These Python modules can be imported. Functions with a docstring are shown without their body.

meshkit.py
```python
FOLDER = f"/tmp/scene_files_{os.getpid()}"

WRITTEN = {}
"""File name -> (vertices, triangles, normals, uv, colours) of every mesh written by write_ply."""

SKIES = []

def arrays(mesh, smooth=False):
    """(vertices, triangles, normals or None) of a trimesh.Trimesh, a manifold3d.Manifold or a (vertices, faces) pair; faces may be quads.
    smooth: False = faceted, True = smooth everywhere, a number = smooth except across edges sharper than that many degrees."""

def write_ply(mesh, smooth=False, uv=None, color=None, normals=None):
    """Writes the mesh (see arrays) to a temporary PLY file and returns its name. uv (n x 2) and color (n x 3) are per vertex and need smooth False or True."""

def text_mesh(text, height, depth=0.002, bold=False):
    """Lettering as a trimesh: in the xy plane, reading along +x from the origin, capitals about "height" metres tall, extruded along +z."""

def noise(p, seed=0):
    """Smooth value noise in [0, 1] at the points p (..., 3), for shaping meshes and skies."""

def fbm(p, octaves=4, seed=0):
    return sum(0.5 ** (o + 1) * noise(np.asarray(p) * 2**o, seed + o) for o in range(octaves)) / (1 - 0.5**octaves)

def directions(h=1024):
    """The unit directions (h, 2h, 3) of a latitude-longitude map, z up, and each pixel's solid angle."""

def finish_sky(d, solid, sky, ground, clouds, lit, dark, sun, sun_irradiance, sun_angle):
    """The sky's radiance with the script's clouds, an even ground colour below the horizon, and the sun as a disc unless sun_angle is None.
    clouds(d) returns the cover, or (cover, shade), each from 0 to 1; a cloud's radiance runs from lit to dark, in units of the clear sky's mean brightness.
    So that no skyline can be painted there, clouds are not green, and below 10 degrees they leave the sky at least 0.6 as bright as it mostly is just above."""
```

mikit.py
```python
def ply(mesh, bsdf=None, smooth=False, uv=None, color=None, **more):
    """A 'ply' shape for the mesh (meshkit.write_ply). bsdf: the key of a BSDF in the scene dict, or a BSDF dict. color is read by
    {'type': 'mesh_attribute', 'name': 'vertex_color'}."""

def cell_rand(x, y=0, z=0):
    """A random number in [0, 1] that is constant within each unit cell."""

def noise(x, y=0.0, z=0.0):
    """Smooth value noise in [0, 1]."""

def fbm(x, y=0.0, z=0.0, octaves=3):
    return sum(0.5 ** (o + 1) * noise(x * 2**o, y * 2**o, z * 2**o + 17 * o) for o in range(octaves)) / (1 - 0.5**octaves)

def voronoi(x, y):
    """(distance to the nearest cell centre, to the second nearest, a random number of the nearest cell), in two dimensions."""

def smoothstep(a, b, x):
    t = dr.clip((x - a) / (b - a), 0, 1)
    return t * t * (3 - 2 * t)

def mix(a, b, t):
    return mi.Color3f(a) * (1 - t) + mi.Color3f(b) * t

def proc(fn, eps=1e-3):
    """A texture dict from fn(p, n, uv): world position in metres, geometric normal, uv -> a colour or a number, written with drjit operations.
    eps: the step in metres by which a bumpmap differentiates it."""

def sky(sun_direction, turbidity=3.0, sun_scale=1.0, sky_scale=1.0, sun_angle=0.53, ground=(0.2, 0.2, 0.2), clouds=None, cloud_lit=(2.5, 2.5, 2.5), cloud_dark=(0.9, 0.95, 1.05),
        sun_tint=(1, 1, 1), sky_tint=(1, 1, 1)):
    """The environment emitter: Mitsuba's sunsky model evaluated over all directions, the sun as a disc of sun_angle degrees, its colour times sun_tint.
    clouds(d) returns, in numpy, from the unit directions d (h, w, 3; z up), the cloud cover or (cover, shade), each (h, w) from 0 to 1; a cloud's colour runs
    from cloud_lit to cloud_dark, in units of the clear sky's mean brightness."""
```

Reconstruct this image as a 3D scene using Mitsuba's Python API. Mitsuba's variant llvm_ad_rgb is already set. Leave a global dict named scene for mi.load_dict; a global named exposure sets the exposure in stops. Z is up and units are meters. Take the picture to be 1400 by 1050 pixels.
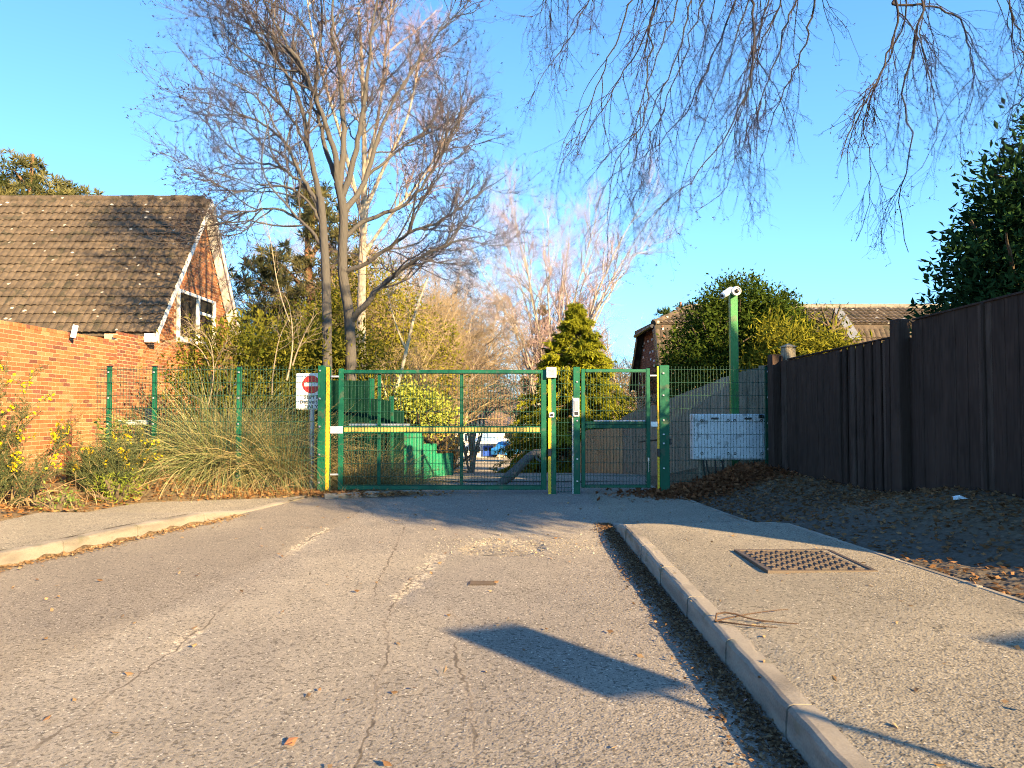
import math, numpy as np, trimesh, mitsuba as mi, drjit as dr, mikit, meshkit
from mikit import noise, fbm, voronoi, smoothstep, mix
from scipy.interpolate import PchipInterpolator
from scipy.spatial import cKDTree

T = mi.ScalarTransform4f
scene, labels = {}, {}

# ------------------------------------------------------------------ camera, sky, exposure
EYE, PITCH = np.array([0.0, 0.0, 1.42]), math.radians(1.91)
FWD, UP = np.array([0, math.cos(PITCH), math.sin(PITCH)]), np.array([0, -math.sin(PITCH), math.cos(PITCH)])
scene['camera'] = {'type': 'perspective', 'fov': 67.38, 'fov_axis': 'x', 'near_clip': 0.05, 'far_clip': 6000.0,
                   'to_world': T().look_at(origin=EYE.tolist(), target=(EYE + FWD).tolist(), up=[0, 0, 1])}
SUN_AZ, SUN_EL = math.radians(39.5), math.radians(18.5)          # the sun stands low, behind the camera and to the right
SUN = [math.sin(SUN_AZ) * math.cos(SUN_EL), -math.cos(SUN_AZ) * math.cos(SUN_EL), math.sin(SUN_EL)]
scene['sky'] = mikit.sky(SUN, turbidity=2.6, sky_scale=0.85, sun_scale=1.25, sky_tint=(0.62, 1.0, 1.42), sun_tint=(0.97, 0.96, 0.90), ground=(0.16, 0.15, 0.12))
exposure = 3.65


def at(px, py, Y):
    """The point at depth Y that the photograph (1400 x 1050) shows at this pixel: used to read sizes and places off the photograph."""
    d = FWD + (px - 700) / 1050 * np.array([1.0, 0, 0]) - (py - 525) / 1050 * UP
    return EYE + d * (Y / d[1])


# ------------------------------------------------------------------ helpers
def rng(seed):
    return np.random.default_rng(seed)


def numbered(key):
    if key not in scene and key not in labels and key not in USED:
        USED.add(key)
        return key
    k = 1
    while f'{key}_{k:03d}' in USED or f'{key}_{k:03d}' in scene:
        k += 1
    USED.add(f'{key}_{k:03d}')
    return f'{key}_{k:03d}'


USED = set()


def thing(name, label, cat, group=None):
    key = numbered(name)
    labels[key] = {'label': label, 'category': cat}
    if group:
        labels[key]['group'] = group
    return key


def put(key, shape, label=None, kind=None, cat=None, group=None):
    scene[key] = shape
    d = {k: v for k, v in (('label', label), ('kind', kind), ('category', cat), ('group', group)) if v}
    if d:
        labels[key] = {**labels.get(key, {}), **d}
    return key


def part(holder, name, shape, label=None, kind=None):
    return put(numbered(f'{holder}__{name}'), shape, label, kind)


class MB:
    """Collects pieces into one mesh with a colour per vertex."""

    def __init__(self):
        self.v, self.f, self.c, self.n = [], [], [], 0

    def add(self, v, f, c=(1, 1, 1)):
        v, f = np.asarray(v, float).reshape(-1, 3), np.asarray(f, int)
        if f.shape[1] == 4:
            f = np.vstack([f[:, [0, 1, 2]], f[:, [0, 2, 3]]])
        self.v.append(v)
        self.f.append(f + self.n)
        self.c.append(np.broadcast_to(np.asarray(c, float), v.shape))
        self.n += len(v)
        return self

    def mesh(self, m, c=(1, 1, 1), mat=None):
        v = np.array(m.vertices)
        if mat is not None:
            v = v @ mat[:3, :3].T + mat[:3, 3]
        return self.add(v, m.faces, c)

    def box(self, x0, x1, y0, y1, z0, z1, c=(1, 1, 1), mat=None):
        v = np.array([[x, y, z] for x in (x0, x1) for y in (y0, y1) for z in (z0, z1)], float)
        if mat is not None:
            v = v @ mat[:3, :3].T + mat[:3, 3]
        return self.add(v, BOXF, c)

    def bar(self, a, b, w, h=None, c=(1, 1, 1), up=(0, 0, 1)):
        return self.mesh(bar(a, b, w, h or w, up), c)

    def tube(self, pts, r, sides=6, c=(1, 1, 1)):
        v, f = tubes(np.asarray(pts, float)[None], np.broadcast_to(np.asarray(r, float), (len(pts),))[None], sides)
        return self.add(v, f, c)

    def done(self, bsdf, smooth=False):
        v, f, c = np.vstack(self.v), np.vstack(self.f), np.vstack(self.c)
        return mikit.ply((v, f), bsdf, smooth=smooth, color=c)


BOXF = np.array([[0, 1, 3], [0, 3, 2], [4, 6, 7], [4, 7, 5], [0, 4, 5], [0, 5, 1], [2, 3, 7], [2, 7, 6], [0, 2, 6], [0, 6, 4], [1, 5, 7], [1, 7, 3]])


def cham(x0, x1, y0, y1, z0, z1, b=0.006):
    """A box with chamfered edges."""
    pts = [[x, y, z] for ix, x in ((1, x0), (-1, x1)) for iy, y in ((1, y0), (-1, y1)) for iz, z in ((1, z0), (-1, z1))
           for (x, y, z) in ((x + ix * b, y + iy * b, z), (x + ix * b, y, z + iz * b), (x, y + iy * b, z + iz * b))]
    return trimesh.convex.convex_hull(np.array(pts))


def frame_of(a, b, up=(0, 0, 1)):
    a, b = np.asarray(a, float), np.asarray(b, float)
    z = (b - a) / np.linalg.norm(b - a)
    u = np.asarray(up, float) if abs(z @ np.asarray(up, float)) < 0.95 else np.array([0, 1.0, 0])
    x = np.cross(u, z)
    x /= np.linalg.norm(x)
    y = np.cross(z, x)
    m = np.eye(4)
    m[:3, 0], m[:3, 1], m[:3, 2], m[:3, 3] = x, y, z, a
    return m


def bar(a, b, w, h, up=(0, 0, 1), bev=None):
    """A chamfered bar of section w x h from a to b."""
    L = float(np.linalg.norm(np.asarray(b, float) - np.asarray(a, float)))
    m = cham(-w / 2, w / 2, -h / 2, h / 2, 0, L, bev or min(w, h) * 0.12)
    m.apply_transform(frame_of(a, b, up))
    return m


def rod(a, b, r, sides=14):
    L = float(np.linalg.norm(np.asarray(b, float) - np.asarray(a, float)))
    m = trimesh.creation.cylinder(r, L, sections=sides)
    m.apply_translation([0, 0, L / 2])
    m.apply_transform(frame_of(a, b))
    return m


def tubes(p, r, sides):
    """n tubes at once: p (n, k, 3), r (n, k)."""
    n, k, _ = p.shape
    t = np.gradient(p, axis=1)
    t /= np.linalg.norm(t, axis=2, keepdims=True) + 1e-9
    ref = np.where(np.abs(t[:, :1, 2:]) < 0.8, np.array([0, 0, 1.0]), np.array([1.0, 0, 0]))
    a = np.cross(t, ref)
    a /= np.linalg.norm(a, axis=2, keepdims=True) + 1e-9
    b = np.cross(t, a)
    ang = np.arange(sides) * 2 * np.pi / sides
    v = p[:, :, None] + r[:, :, None, None] * (np.cos(ang)[:, None] * a[:, :, None] + np.sin(ang)[:, None] * b[:, :, None])
    i, j = np.meshgrid(np.arange(k - 1), np.arange(sides), indexing='ij')
    q = np.stack([i * sides + j, i * sides + (j + 1) % sides, (i + 1) * sides + (j + 1) % sides, (i + 1) * sides + j], -1).reshape(-1, 4)
    q = (q[None] + (np.arange(n) * k * sides)[:, None, None]).reshape(-1, 4)
    return v.reshape(-1, 3), np.vstack([q[:, [0, 1, 2]], q[:, [0, 2, 3]]])


def unit(v):
    return v / (np.linalg.norm(v, axis=-1, keepdims=True) + 1e-9)


def walk(g, p, d, L, k, wob=0.25, up=0.0):
    """n random branches of k steps from p along d."""
    p, d, L = np.array(p, float), unit(np.array(d, float)), np.asarray(L, float)
    out = [p]
    for _ in range(k):
        d = unit(d + wob * g.normal(size=d.shape) + np.array([0, 0, 1.0]) * (up if np.isscalar(up) else up[:, None]))
        p = p + d * (L / k)[:, None]
        out.append(p)
    return np.stack(out, 1)


def spawn(g, pts, m, t0=0.2, t1=1.0, ang=(0.5, 1.0), flat=None):
    """m children of each branch: (start, direction, t, parent index)."""
    n, k, _ = pts.shape
    t = np.sort(g.uniform(t0, t1, (n, m)), 1).reshape(-1)
    par = np.repeat(np.arange(n), m)
    s = t * (k - 1)
    i = np.minimum(s.astype(int), k - 2)
    w = (s - i)[:, None]
    p = pts[par, i] * (1 - w) + pts[par, i + 1] * w
    tan = unit(pts[par, i + 1] - pts[par, i])
    side = unit(np.cross(tan, g.normal(size=tan.shape)))
    if flat is not None:
        side = unit(side * np.asarray(flat))
    a = g.uniform(*ang, len(t))[:, None]
    return p, unit(tan * np.cos(a) + side * np.sin(a)), t, par


def polyline(pts, k):
    """Resamples a polyline smoothly to k points."""
    pts = np.asarray(pts, float)
    s = np.concatenate([[0], np.cumsum(np.linalg.norm(np.diff(pts, axis=0), axis=1))])
    return PchipInterpolator(s, pts, axis=0)(np.linspace(0, s[-1], k))


def lerp_c(g, n, a, b):
    return np.asarray(a) + g.uniform(0, 1, (n, 1)) * (np.asarray(b) - np.asarray(a))


def leaves(g, p, size, cols, aspect=0.45, nrm=None, spread=1.0, droop=0.0, axis=None):
    """A pointed, folded leaf (two triangles) at each p."""
    n = len(p)
    s = np.broadcast_to(size, (n,)) * g.uniform(0.65, 1.3, n)
    d = unit(g.normal(size=(n, 3)) * spread + (0 if axis is None else axis) + np.array([0, 0, -droop]))
    w = g.normal(size=(n, 3)) if nrm is None else np.cross(d, unit(nrm + 0.5 * g.normal(size=(n, 3))))
    w = unit(w - d * (w * d).sum(1, keepdims=True))
    u = np.cross(d, w)
    h = s[:, None]
    v = np.stack([p, p + d * h * .5 + w * h * aspect / 2 + u * h * .08, p + d * h, p + d * h * .5 - w * h * aspect / 2 + u * h * .08], 1).reshape(-1, 3)
    f = np.array([[0, 1, 2], [0, 2, 3]])[None] + (np.arange(n) * 4)[:, None, None]
    return v, f.reshape(-1, 3), np.repeat(np.broadcast_to(cols, (n, 3)), 4, 0)


def blades(g, p, d, L, w, k, sag, cols):
    """Grass blades: k segments, starting along d and bending down."""
    n = len(p)
    d, pts = unit(d), [p]
    q = p
    for _ in range(k):
        d = unit(d + np.array([0, 0, -1.0]) * sag[:, None] + 0.05 * g.normal(size=d.shape))
        q = q + d * (L / k)[:, None]
        pts.append(q)
    pts = np.stack(pts, 1)
    side = unit(np.cross(unit(pts[:, -1] - pts[:, 0]), g.normal(size=(n, 3))))[:, None]
    wid = (w[:, None] * np.linspace(1, 0.15, k + 1)[None])[:, :, None]
    v = np.stack([pts - side * wid / 2, pts + side * wid / 2], 2).reshape(n, -1, 3)
    i = np.arange(k) * 2
    f = np.vstack([np.stack([i, i + 1, i + 3], 1), np.stack([i, i + 3, i + 2], 1)])
    f = (f[None] + (np.arange(n) * 2 * (k + 1))[:, None, None]).reshape(-1, 3)
    return v.reshape(-1, 3), f, np.repeat(cols, 2 * (k + 1), 0)


# the fall of the road, and where its cracks run
BASE = PchipInterpolator([-300, -60, -20, 0, 8, 11.9, 14, 17.5, 23, 28, 42, 60, 90, 130, 400, 2500], [-.7, -.6, -.25, 0, .07, .12, .10, -.10, -.50, -.90, -2.0, -3.0, -4.1, -5.0, -9, -20])
CRACKS = [[(330, 1050), (240, 885), (300, 835), (350, 795), (395, 757), (425, 735), (470, 715), (500, 692)][1:],
          [(20, 1050), (120, 975), (240, 885)],
          [(480, 1080), (505, 1000), (525, 900), (535, 830), (560, 795), (600, 760)],
          [(650, 1060), (640, 990), (626, 880), (620, 830)], [(510, 815), (530, 770), (555, 720)],
          [(735, 716), (745, 722)], [(615, 735), (660, 728), (700, 735), (740, 740)], [(650, 755), (690, 758), (730, 752)]]


def flat_xy(px, py):
    p = at(px, py, 1.0) - EYE
    z = 0.03
    for _ in range(6):
        t = (z - EYE[2]) / p[2]
        z = float(BASE(t))
    return p[0] * t, t


CR = [np.array([flat_xy(*q) for q in c]) for c in CRACKS]
CRUMBLE = [np.array([flat_xy(*q) for q in c]) for c in ([(395, 757), (425, 735), (450, 722)], [(545, 820), (575, 785), (600, 757)], [(230, 890), (275, 860)], [(640, 742), (700, 738), (735, 748)], [(650, 757), (705, 757)])]
PATCH = np.array(flat_xy(688, 748))


# ------------------------------------------------------------------ materials
def rgb(*c):
    return {'type': 'rgb', 'value': list(c)}


VC = {'type': 'mesh_attribute', 'name': 'vertex_color'}


def two(b):
    return {'type': 'twosided', 'bsdf': b}


def bump(b, fn, scale, eps=0.002):
    return two({'type': 'bumpmap', 'arbitrary': mikit.proc(fn, eps), 'scale': scale, 'bsdf': b})


def prin(col, rough=0.6, metal=0.0, spec=0.5, **k):
    return {'type': 'principled', 'base_color': col, 'roughness': rough, 'metallic': metal, 'specular': spec, **k}


scene['matte'] = two({'type': 'diffuse', 'reflectance': VC})
scene['satin'] = two(prin(VC, 0.55))
scene['leaf'] = {'type': 'principledthin', 'base_color': VC, 'roughness': 0.5, 'diff_trans': 0.55, 'spec_trans': 0.0}
scene['glossy_leaf'] = {'type': 'principledthin', 'base_color': VC, 'roughness': 0.33, 'diff_trans': 0.3, 'spec_trans': 0.0}


def bark_fn(p, n, uv):
    return noise(p.x * 45, p.y * 45, p.z * 11)


scene['bark'] = bump(prin(VC, 0.9, spec=0.2), bark_fn, 0.012, 0.004)


def seg_d(x, y, a, b):
    """Distance in plan from (x, y) to the segment ab, for materials."""
    (ax, ay), (bx, by) = a, b
    dx, dy = bx - ax, by - ay
    t = dr.clip(((x - ax) * dx + (y - ay) * dy) / (dx * dx + dy * dy), 0, 1)
    return dr.sqrt(dr.square(x - ax - t * dx) + dr.square(y - ay - t * dy))


def asphalt(base, warm, crack):
    def fn(p, n, uv):
        big = fbm(p.x * .7 + 3, p.y * .5, 0, 3)
        mid = fbm(p.x * 5, p.y * 5, 1, 2)
        st = voronoi(p.x * 105, p.y * 105)
        c = mix(base, warm, smoothstep(.35, .65, big)) * (0.90 + .20 * mid)
        c = c * (0.85 + 0.3 * st[2]) * (0.76 + .24 * smoothstep(0.02, .25, st[1] - st[0])) * (.87 + .26 * noise(p.x * 60, p.y * 60, 7))
        c = c * (1 - .45 * smoothstep(.70, .80, noise(p.x * 75, p.y * 75, 11)))
        c = mix(c, (.50, .46, .39), smoothstep(.975, .99, st[2]) * .5)
        if crack:
            j = fbm(p.x * 16, p.y * 16, 5, 3) - .5
            x = p.x + (noise(p.x * 4, p.y * 4, 2) - .5) * .07 + (noise(p.x * 21, p.y * 21, 2) - .5) * .030
            y = p.y + (noise(p.x * 21, p.y * 21, 8) - .5) * .030
            d, w = mi.Float(9), mi.Float(9)
            for q in CR:
                for a, b in zip(q[:-1].tolist(), q[1:].tolist()):
                    d = dr.minimum(d, seg_d(x, y, a, b))
            for q in CRUMBLE:
                for a, b in zip(q[:-1].tolist(), q[1:].tolist()):
                    w = dr.minimum(w, seg_d(x, y, a, b))
            lane = smoothstep(-.08, .08, p.x + 2.95 - .105 * p.y + j * .12)      # the two lanes were laid at different times
            c = c * (mi.Color3f(.90, .885, .87) * (1 - lane) + mi.Color3f(1.03, 1.03, 1.035) * lane)
            pale = smoothstep(.085, .015, w + j * .20) * smoothstep(.42, .56, noise(p.x * 48, p.y * 48, 21))
            c = mix(c, mi.Color3f(.42, .36, .27) * (.6 + .6 * st[2]), pale * .8)
            gap = smoothstep(.30, .55, noise(p.x * 3, p.y * 3, 4)) * .55 + .45
            c = c * (1 - .72 * smoothstep(.011, .002, dr.abs(d + j * .012)) * gap)
            c = mix(c, (.24, .195, .15), smoothstep(.035, .008, d) * .22)
        return c
    return fn


def asphalt_h(p, n, uv):
    return noise(p.x * 130, p.y * 130) + .6 * noise(p.x * 55, p.y * 55, 3)


scene['road_asphalt'] = bump(prin(mikit.proc(asphalt((.185, .162, .136), (.225, .196, .158), True)), .9, spec=.25), asphalt_h, .0034, .002)
scene['path_asphalt'] = bump(prin(mikit.proc(asphalt((.190, .166, .128), (.228, .198, .150), False)), .9, spec=.25), asphalt_h, .0027, .002)


def soil_fn(p, n, uv):
    c = mix((.07, .05, .032), (.16, .115, .065), fbm(p.x * 1.3, p.y * 1.3, 0, 3))
    c = c * (.6 + .8 * voronoi(p.x * 28, p.y * 28)[2])
    c = mix(c, mi.Color3f(.085, .074, .062) * (.75 + .5 * noise(p.x * 60, p.y * 60)), smoothstep(1.5, 2.5, p.x) * smoothstep(12.5, 11.5, p.y) * (.25 + .6 * smoothstep(4.6, 3.6, p.x + .113 * p.y - .54)))
    gr = smoothstep(.50, .66, fbm(p.x * .45 + 9, p.y * .45, 2, 3)) * smoothstep(13, 24, p.y)
    return mix(c, mi.Color3f(.07, .085, .03) * (.6 + .8 * noise(p.x * 14, p.y * 14)), gr * .8)


def soil_h(p, n, uv):
    return noise(p.x * 16, p.y * 16) + .5 * noise(p.x * 41, p.y * 41, 3)


scene['soil'] = bump(prin(mikit.proc(soil_fn), 1.0, spec=.1), soil_h, .022, .006)


def concrete(base, dark):
    def fn(p, n, uv):
        c = mix(dark, base, smoothstep(.3, .62, fbm(p.x * 3.1, p.y * 3.1, p.z * 9, 3)))
        c = c * (.86 + .28 * noise(p.x * 120, p.y * 120, p.z * 120))
        return mix(c, (.10, .10, .055), smoothstep(.60, .72, fbm(p.x * 6 + 4, p.y * 6, p.z * 6, 3)) * .45)
    return fn


scene['kerb_concrete'] = two(prin(mikit.proc(concrete((.235, .205, .165), (.155, .135, .11))), .9, spec=.2))
scene['brick'] = two(prin(VC, .9, spec=.2))


def mortar_fn(p, n, uv):
    return mix((.47, .325, .20), (.56, .41, .265), fbm(p.y * 3, p.z * 3, p.x * 3, 3)) * (.85 + .3 * noise(p.y * 70, p.z * 70, p.x * 70))


scene['mortar'] = two(prin(mikit.proc(mortar_fn), .95, spec=.1))


def tile_fn(p, n, uv):
    c = mix((.072, .056, .043), (.118, .090, .064), fbm(p.x * 1.1, p.y * 1.4, p.z * 1.4, 4)) * (.65 + .7 * noise(p.x * 9, p.y * 9, p.z * 9))
    c = mix(c, (.045, .042, .03), smoothstep(.56, .70, fbm(p.x * 5 + 2, p.y * 5, p.z * 5, 3)) * .75)
    v = voronoi(p.x * 2.6, p.z * 3.4 + p.y)
    w = smoothstep(.17, .10, v[0] + .10 * noise(p.x * 22, p.z * 22, p.y * 22)) * smoothstep(.70, .80, v[2])
    return mix(c, (.48, .46, .40), w * .9)


scene['roof_tile'] = two(prin(mikit.proc(tile_fn), .92, spec=.15))


def grain(a, b, zs, streak):
    def fn(p, n, uv):
        h = p.x * 1.7 + p.y
        c = mix(a, b, fbm(h * 26, p.z * 1.6, p.x * 3, 3))
        c = c * (.72 + .56 * noise(h * 130, p.z * zs, 0))
        return mix(c, mi.Color3f(b) * 1.35, smoothstep(.60, .78, fbm(h * 9, p.z * .9, 3, 3)) * streak)
    return fn


def grain_h(p, n, uv):
    return noise((p.x * 1.7 + p.y) * 120, p.z * 4)


scene['stained_timber'] = bump(prin(mikit.proc(grain((.025, .016, .012), (.054, .033, .024), 7, .35)), .8, spec=.25), grain_h, .006, .003)
scene['faded_timber'] = two(prin(mikit.proc(grain((.044, .029, .022), (.080, .055, .042), 7, .45)), .85, spec=.2))
scene['grey_timber'] = two(prin(mikit.proc(grain((.17, .145, .105), (.33, .285, .205), 7, .5)), .85, spec=.2))
scene['fresh_timber'] = two(prin(mikit.proc(grain((.36, .25, .13), (.52, .38, .21), 7, .3)), .8, spec=.2))


def paint(a, b, rust):
    def fn(p, n, uv):
        c = mix(a, b, fbm(p.x * 4, p.y * 4, p.z * 2.5, 3))
        c = c * (.9 + .2 * noise(p.x * 60, p.y * 60, p.z * 22))
        return mix(c, (.10, .085, .06), smoothstep(.62, .74, fbm(p.x * 13, p.y * 13, p.z * 9, 3)) * rust)
    return fn


scene['green_paint'] = two(prin(mikit.proc(paint((.003, .070, .038), (.006, .112, .060), .4)), .5, spec=.25))
scene['pole_paint'] = two(prin(mikit.proc(paint((.012, .15, .028), (.022, .215, .045), .45)), .4, spec=.5))
scene['green_wire'] = two(prin(rgb(.006, .055, .036), .5))
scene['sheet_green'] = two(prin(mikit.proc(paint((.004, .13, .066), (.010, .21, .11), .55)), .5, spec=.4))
scene['shade_painted_sheet'] = two(prin(rgb(.002, .024, .015), .8, spec=.1))  # shade over the back sheets is painted in as a near-black green
scene['white_paint'] = two(prin(mikit.proc(paint((.66, .66, .64), (.78, .78, .76), .22)), .45))
scene['galvanised'] = two(prin(mikit.proc(paint((.46, .48, .50), (.62, .64, .66), .3)), .42, metal=.6))
scene['cabinet_paint'] = two(prin(mikit.proc(paint((.60, .66, .68), (.74, .78, .78), .5)), .5))
scene['black_plastic'] = two(prin(rgb(.012, .012, .013), .45))
scene['steel'] = two(prin(rgb(.42, .40, .38), .35, metal=.7))
scene['iron'] = two(prin(mikit.proc(paint((.06, .046, .036), (.115, .085, .062), .5)), .6, metal=.35))


def tape_fn(p, n, uv):
    s = p.z * 16 + dr.abs(uv.x - .5) * 1.5
    s = s - dr.floor(s)
    return mix((.74, .52, .02), (.62, .30, .015), smoothstep(.55, .62, s) * smoothstep(1.0, .93, s)) * (.85 + .3 * noise(p.z * 40, p.x * 40, 0))


scene['reflective_tape'] = two(prin(mikit.proc(tape_fn), .4))
scene['yellow_tape'] = two(prin(rgb(.56, .40, .08), .5))
scene['sign_white'] = two(prin(rgb(.74, .75, .76), .3))
scene['sign_red'] = two(prin(rgb(.62, .025, .018), .35))
scene['sign_black'] = two(prin(rgb(.015, .015, .017), .4))
scene['glass'] = {'type': 'thindielectric'}
scene['dark_room'] = two({'type': 'diffuse', 'reflectance': rgb(.035, .035, .037)})
scene['render_white'] = two({'type': 'diffuse', 'reflectance': rgb(.72, .70, .66)})
scene['render_beige'] = two({'type': 'diffuse', 'reflectance': rgb(.46, .36, .25)})
scene['blue_paint'] = two(prin(rgb(.02, .075, .42), .4))
scene['canvas_blue'] = two({'type': 'diffuse', 'reflectance': rgb(.28, .42, .62)})
scene['car_paint'] = two(prin(rgb(.02, .16, .42), .25, clearcoat=1.0))
scene['dark_glass'] = two(prin(rgb(.02, .025, .03), .1))


def flash_fn(p, n, uv):
    return mix((.10, .11, .14), (.15, .16, .19), noise(p.x * 6, p.y * 6, p.z * 6))


scene['lead'] = two(prin(mikit.proc(flash_fn), .7))
scene['far_hill'] = two({'type': 'diffuse', 'reflectance': VC})

# ------------------------------------------------------------------ the lie of the land


def ss(a, b, x):
    t = np.clip((x - a) / (b - a), 0, 1)
    return t * t * (3 - 2 * t)


def kerb_h(Y):
    return .145 * (1 - ss(8.0, 9.1, Y))


def verge_x(Y):                      # where the right-hand footway meets the verge
    return 3.2 - .113 * (np.clip(Y, 0, 12) - 4.8)


def fence_x(Y):                      # the line of the brown fence
    return 6.70 - .239 * np.asarray(Y, float)


LKX = PchipInterpolator([-20, 0, 5, 6.63, 7.2, 8.18, 8.95, 9.5, 10.2, 12], [-6.5, -5.6, -4.75, -4.42, -4.22, -3.95, -3.66, -3.50, -3.3, -3.0])   # left kerb line
LVX = PchipInterpolator([-20, 5, 8.36, 9.6, 10.3, 10.75, 10.95, 11.4, 12], [-8, -6.3, -5.6, -5.45, -5.3, -5.05, -4.2, -3.2, -2.95])              # left footway / verge edge


def left_h(Y):
    return .113 * (1 - ss(8.9, 9.9, Y)) + .012


def land(X, Y):
    X, Y = np.asarray(X, float), np.asarray(Y, float)
    z = BASE(Y) - .012 - .07 * ss(LKX(np.clip(Y, -20, 12)) + .02, LKX(np.clip(Y, -20, 12)) + .12, X) * ss(1.19, 1.1, X) * ss(13.95, 13.7, Y)
    near = 1 - ss(13.0, 19, Y)
    fx = np.minimum(fence_x(np.clip(Y, -5, 11.4)), 8)
    xe = verge_x(Y)
    z = z + (kerb_h(Y) - .01) * ss(1.20, 1.25, X) * (X > 1.19)
    z = z + near * (.035 * ss(xe - .02, xe + .08, X) + .34 * ss(xe, np.maximum(fx, xe + .5), X))
    lx, vx = LKX(np.clip(Y, -20, 12)), LVX(np.clip(Y, -20, 12))
    z = z + (left_h(Y) - .01) * ss(lx + .0, lx - .06, X)
    z = z + near * .04 * ss(vx + .02, vx - .10, X) + (1 - ss(18, 30, Y)) * .24 * ss(vx - .2, vx - 2.6, X)
    z = z + .9 * (1 - ss(45, 70, Y)) * ss(15, 26, Y) * (ss(-3.5, -9, X) + ss(4, 9, X))
    lump = (meshkit.noise(np.stack([X * 1.7, Y * 1.7, X * 0], -1)) - .5) * .05 + (meshkit.noise(np.stack([X * 6, Y * 6, X * 0 + 3], -1)) - .5) * .03
    off = np.maximum(ss(xe + .05, xe + .5, X), ss(vx - .05, vx - .5, X)) * np.where(Y < 13, 1, 0) + ss(13, 20, Y) * np.maximum(ss(-2.2, -2.9, X), ss(4, 5, X))
    return z + lump * off


def grid(xs, ys, zf, uvf=None):
    X, Y = np.meshgrid(xs, ys, indexing='ij')
    v = np.stack([X, Y, zf(X, Y)], -1).reshape(-1, 3)
    n, m = X.shape
    i, j = np.meshgrid(np.arange(n - 1), np.arange(m - 1), indexing='ij')
    a = i * m + j
    return v, np.stack([a, a + m, a + m + 1, a + 1], -1).reshape(-1, 4)


def strip(lx, rx, ys, cols, zf):
    """A sheet between two edge curves."""
    w = np.linspace(0, 1, cols)[:, None]
    X = lx(ys)[None] * (1 - w) + rx(ys)[None] * w
    Y = np.broadcast_to(ys, X.shape)
    v = np.stack([X, Y, zf(X, Y)], -1).reshape(-1, 3)
    n, m = X.shape
    i, j = np.meshgrid(np.arange(n - 1), np.arange(m - 1), indexing='ij')
    a = i * m + j
    return v, np.stack([a, a + m, a + m + 1, a + 1], -1).reshape(-1, 4)


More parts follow.
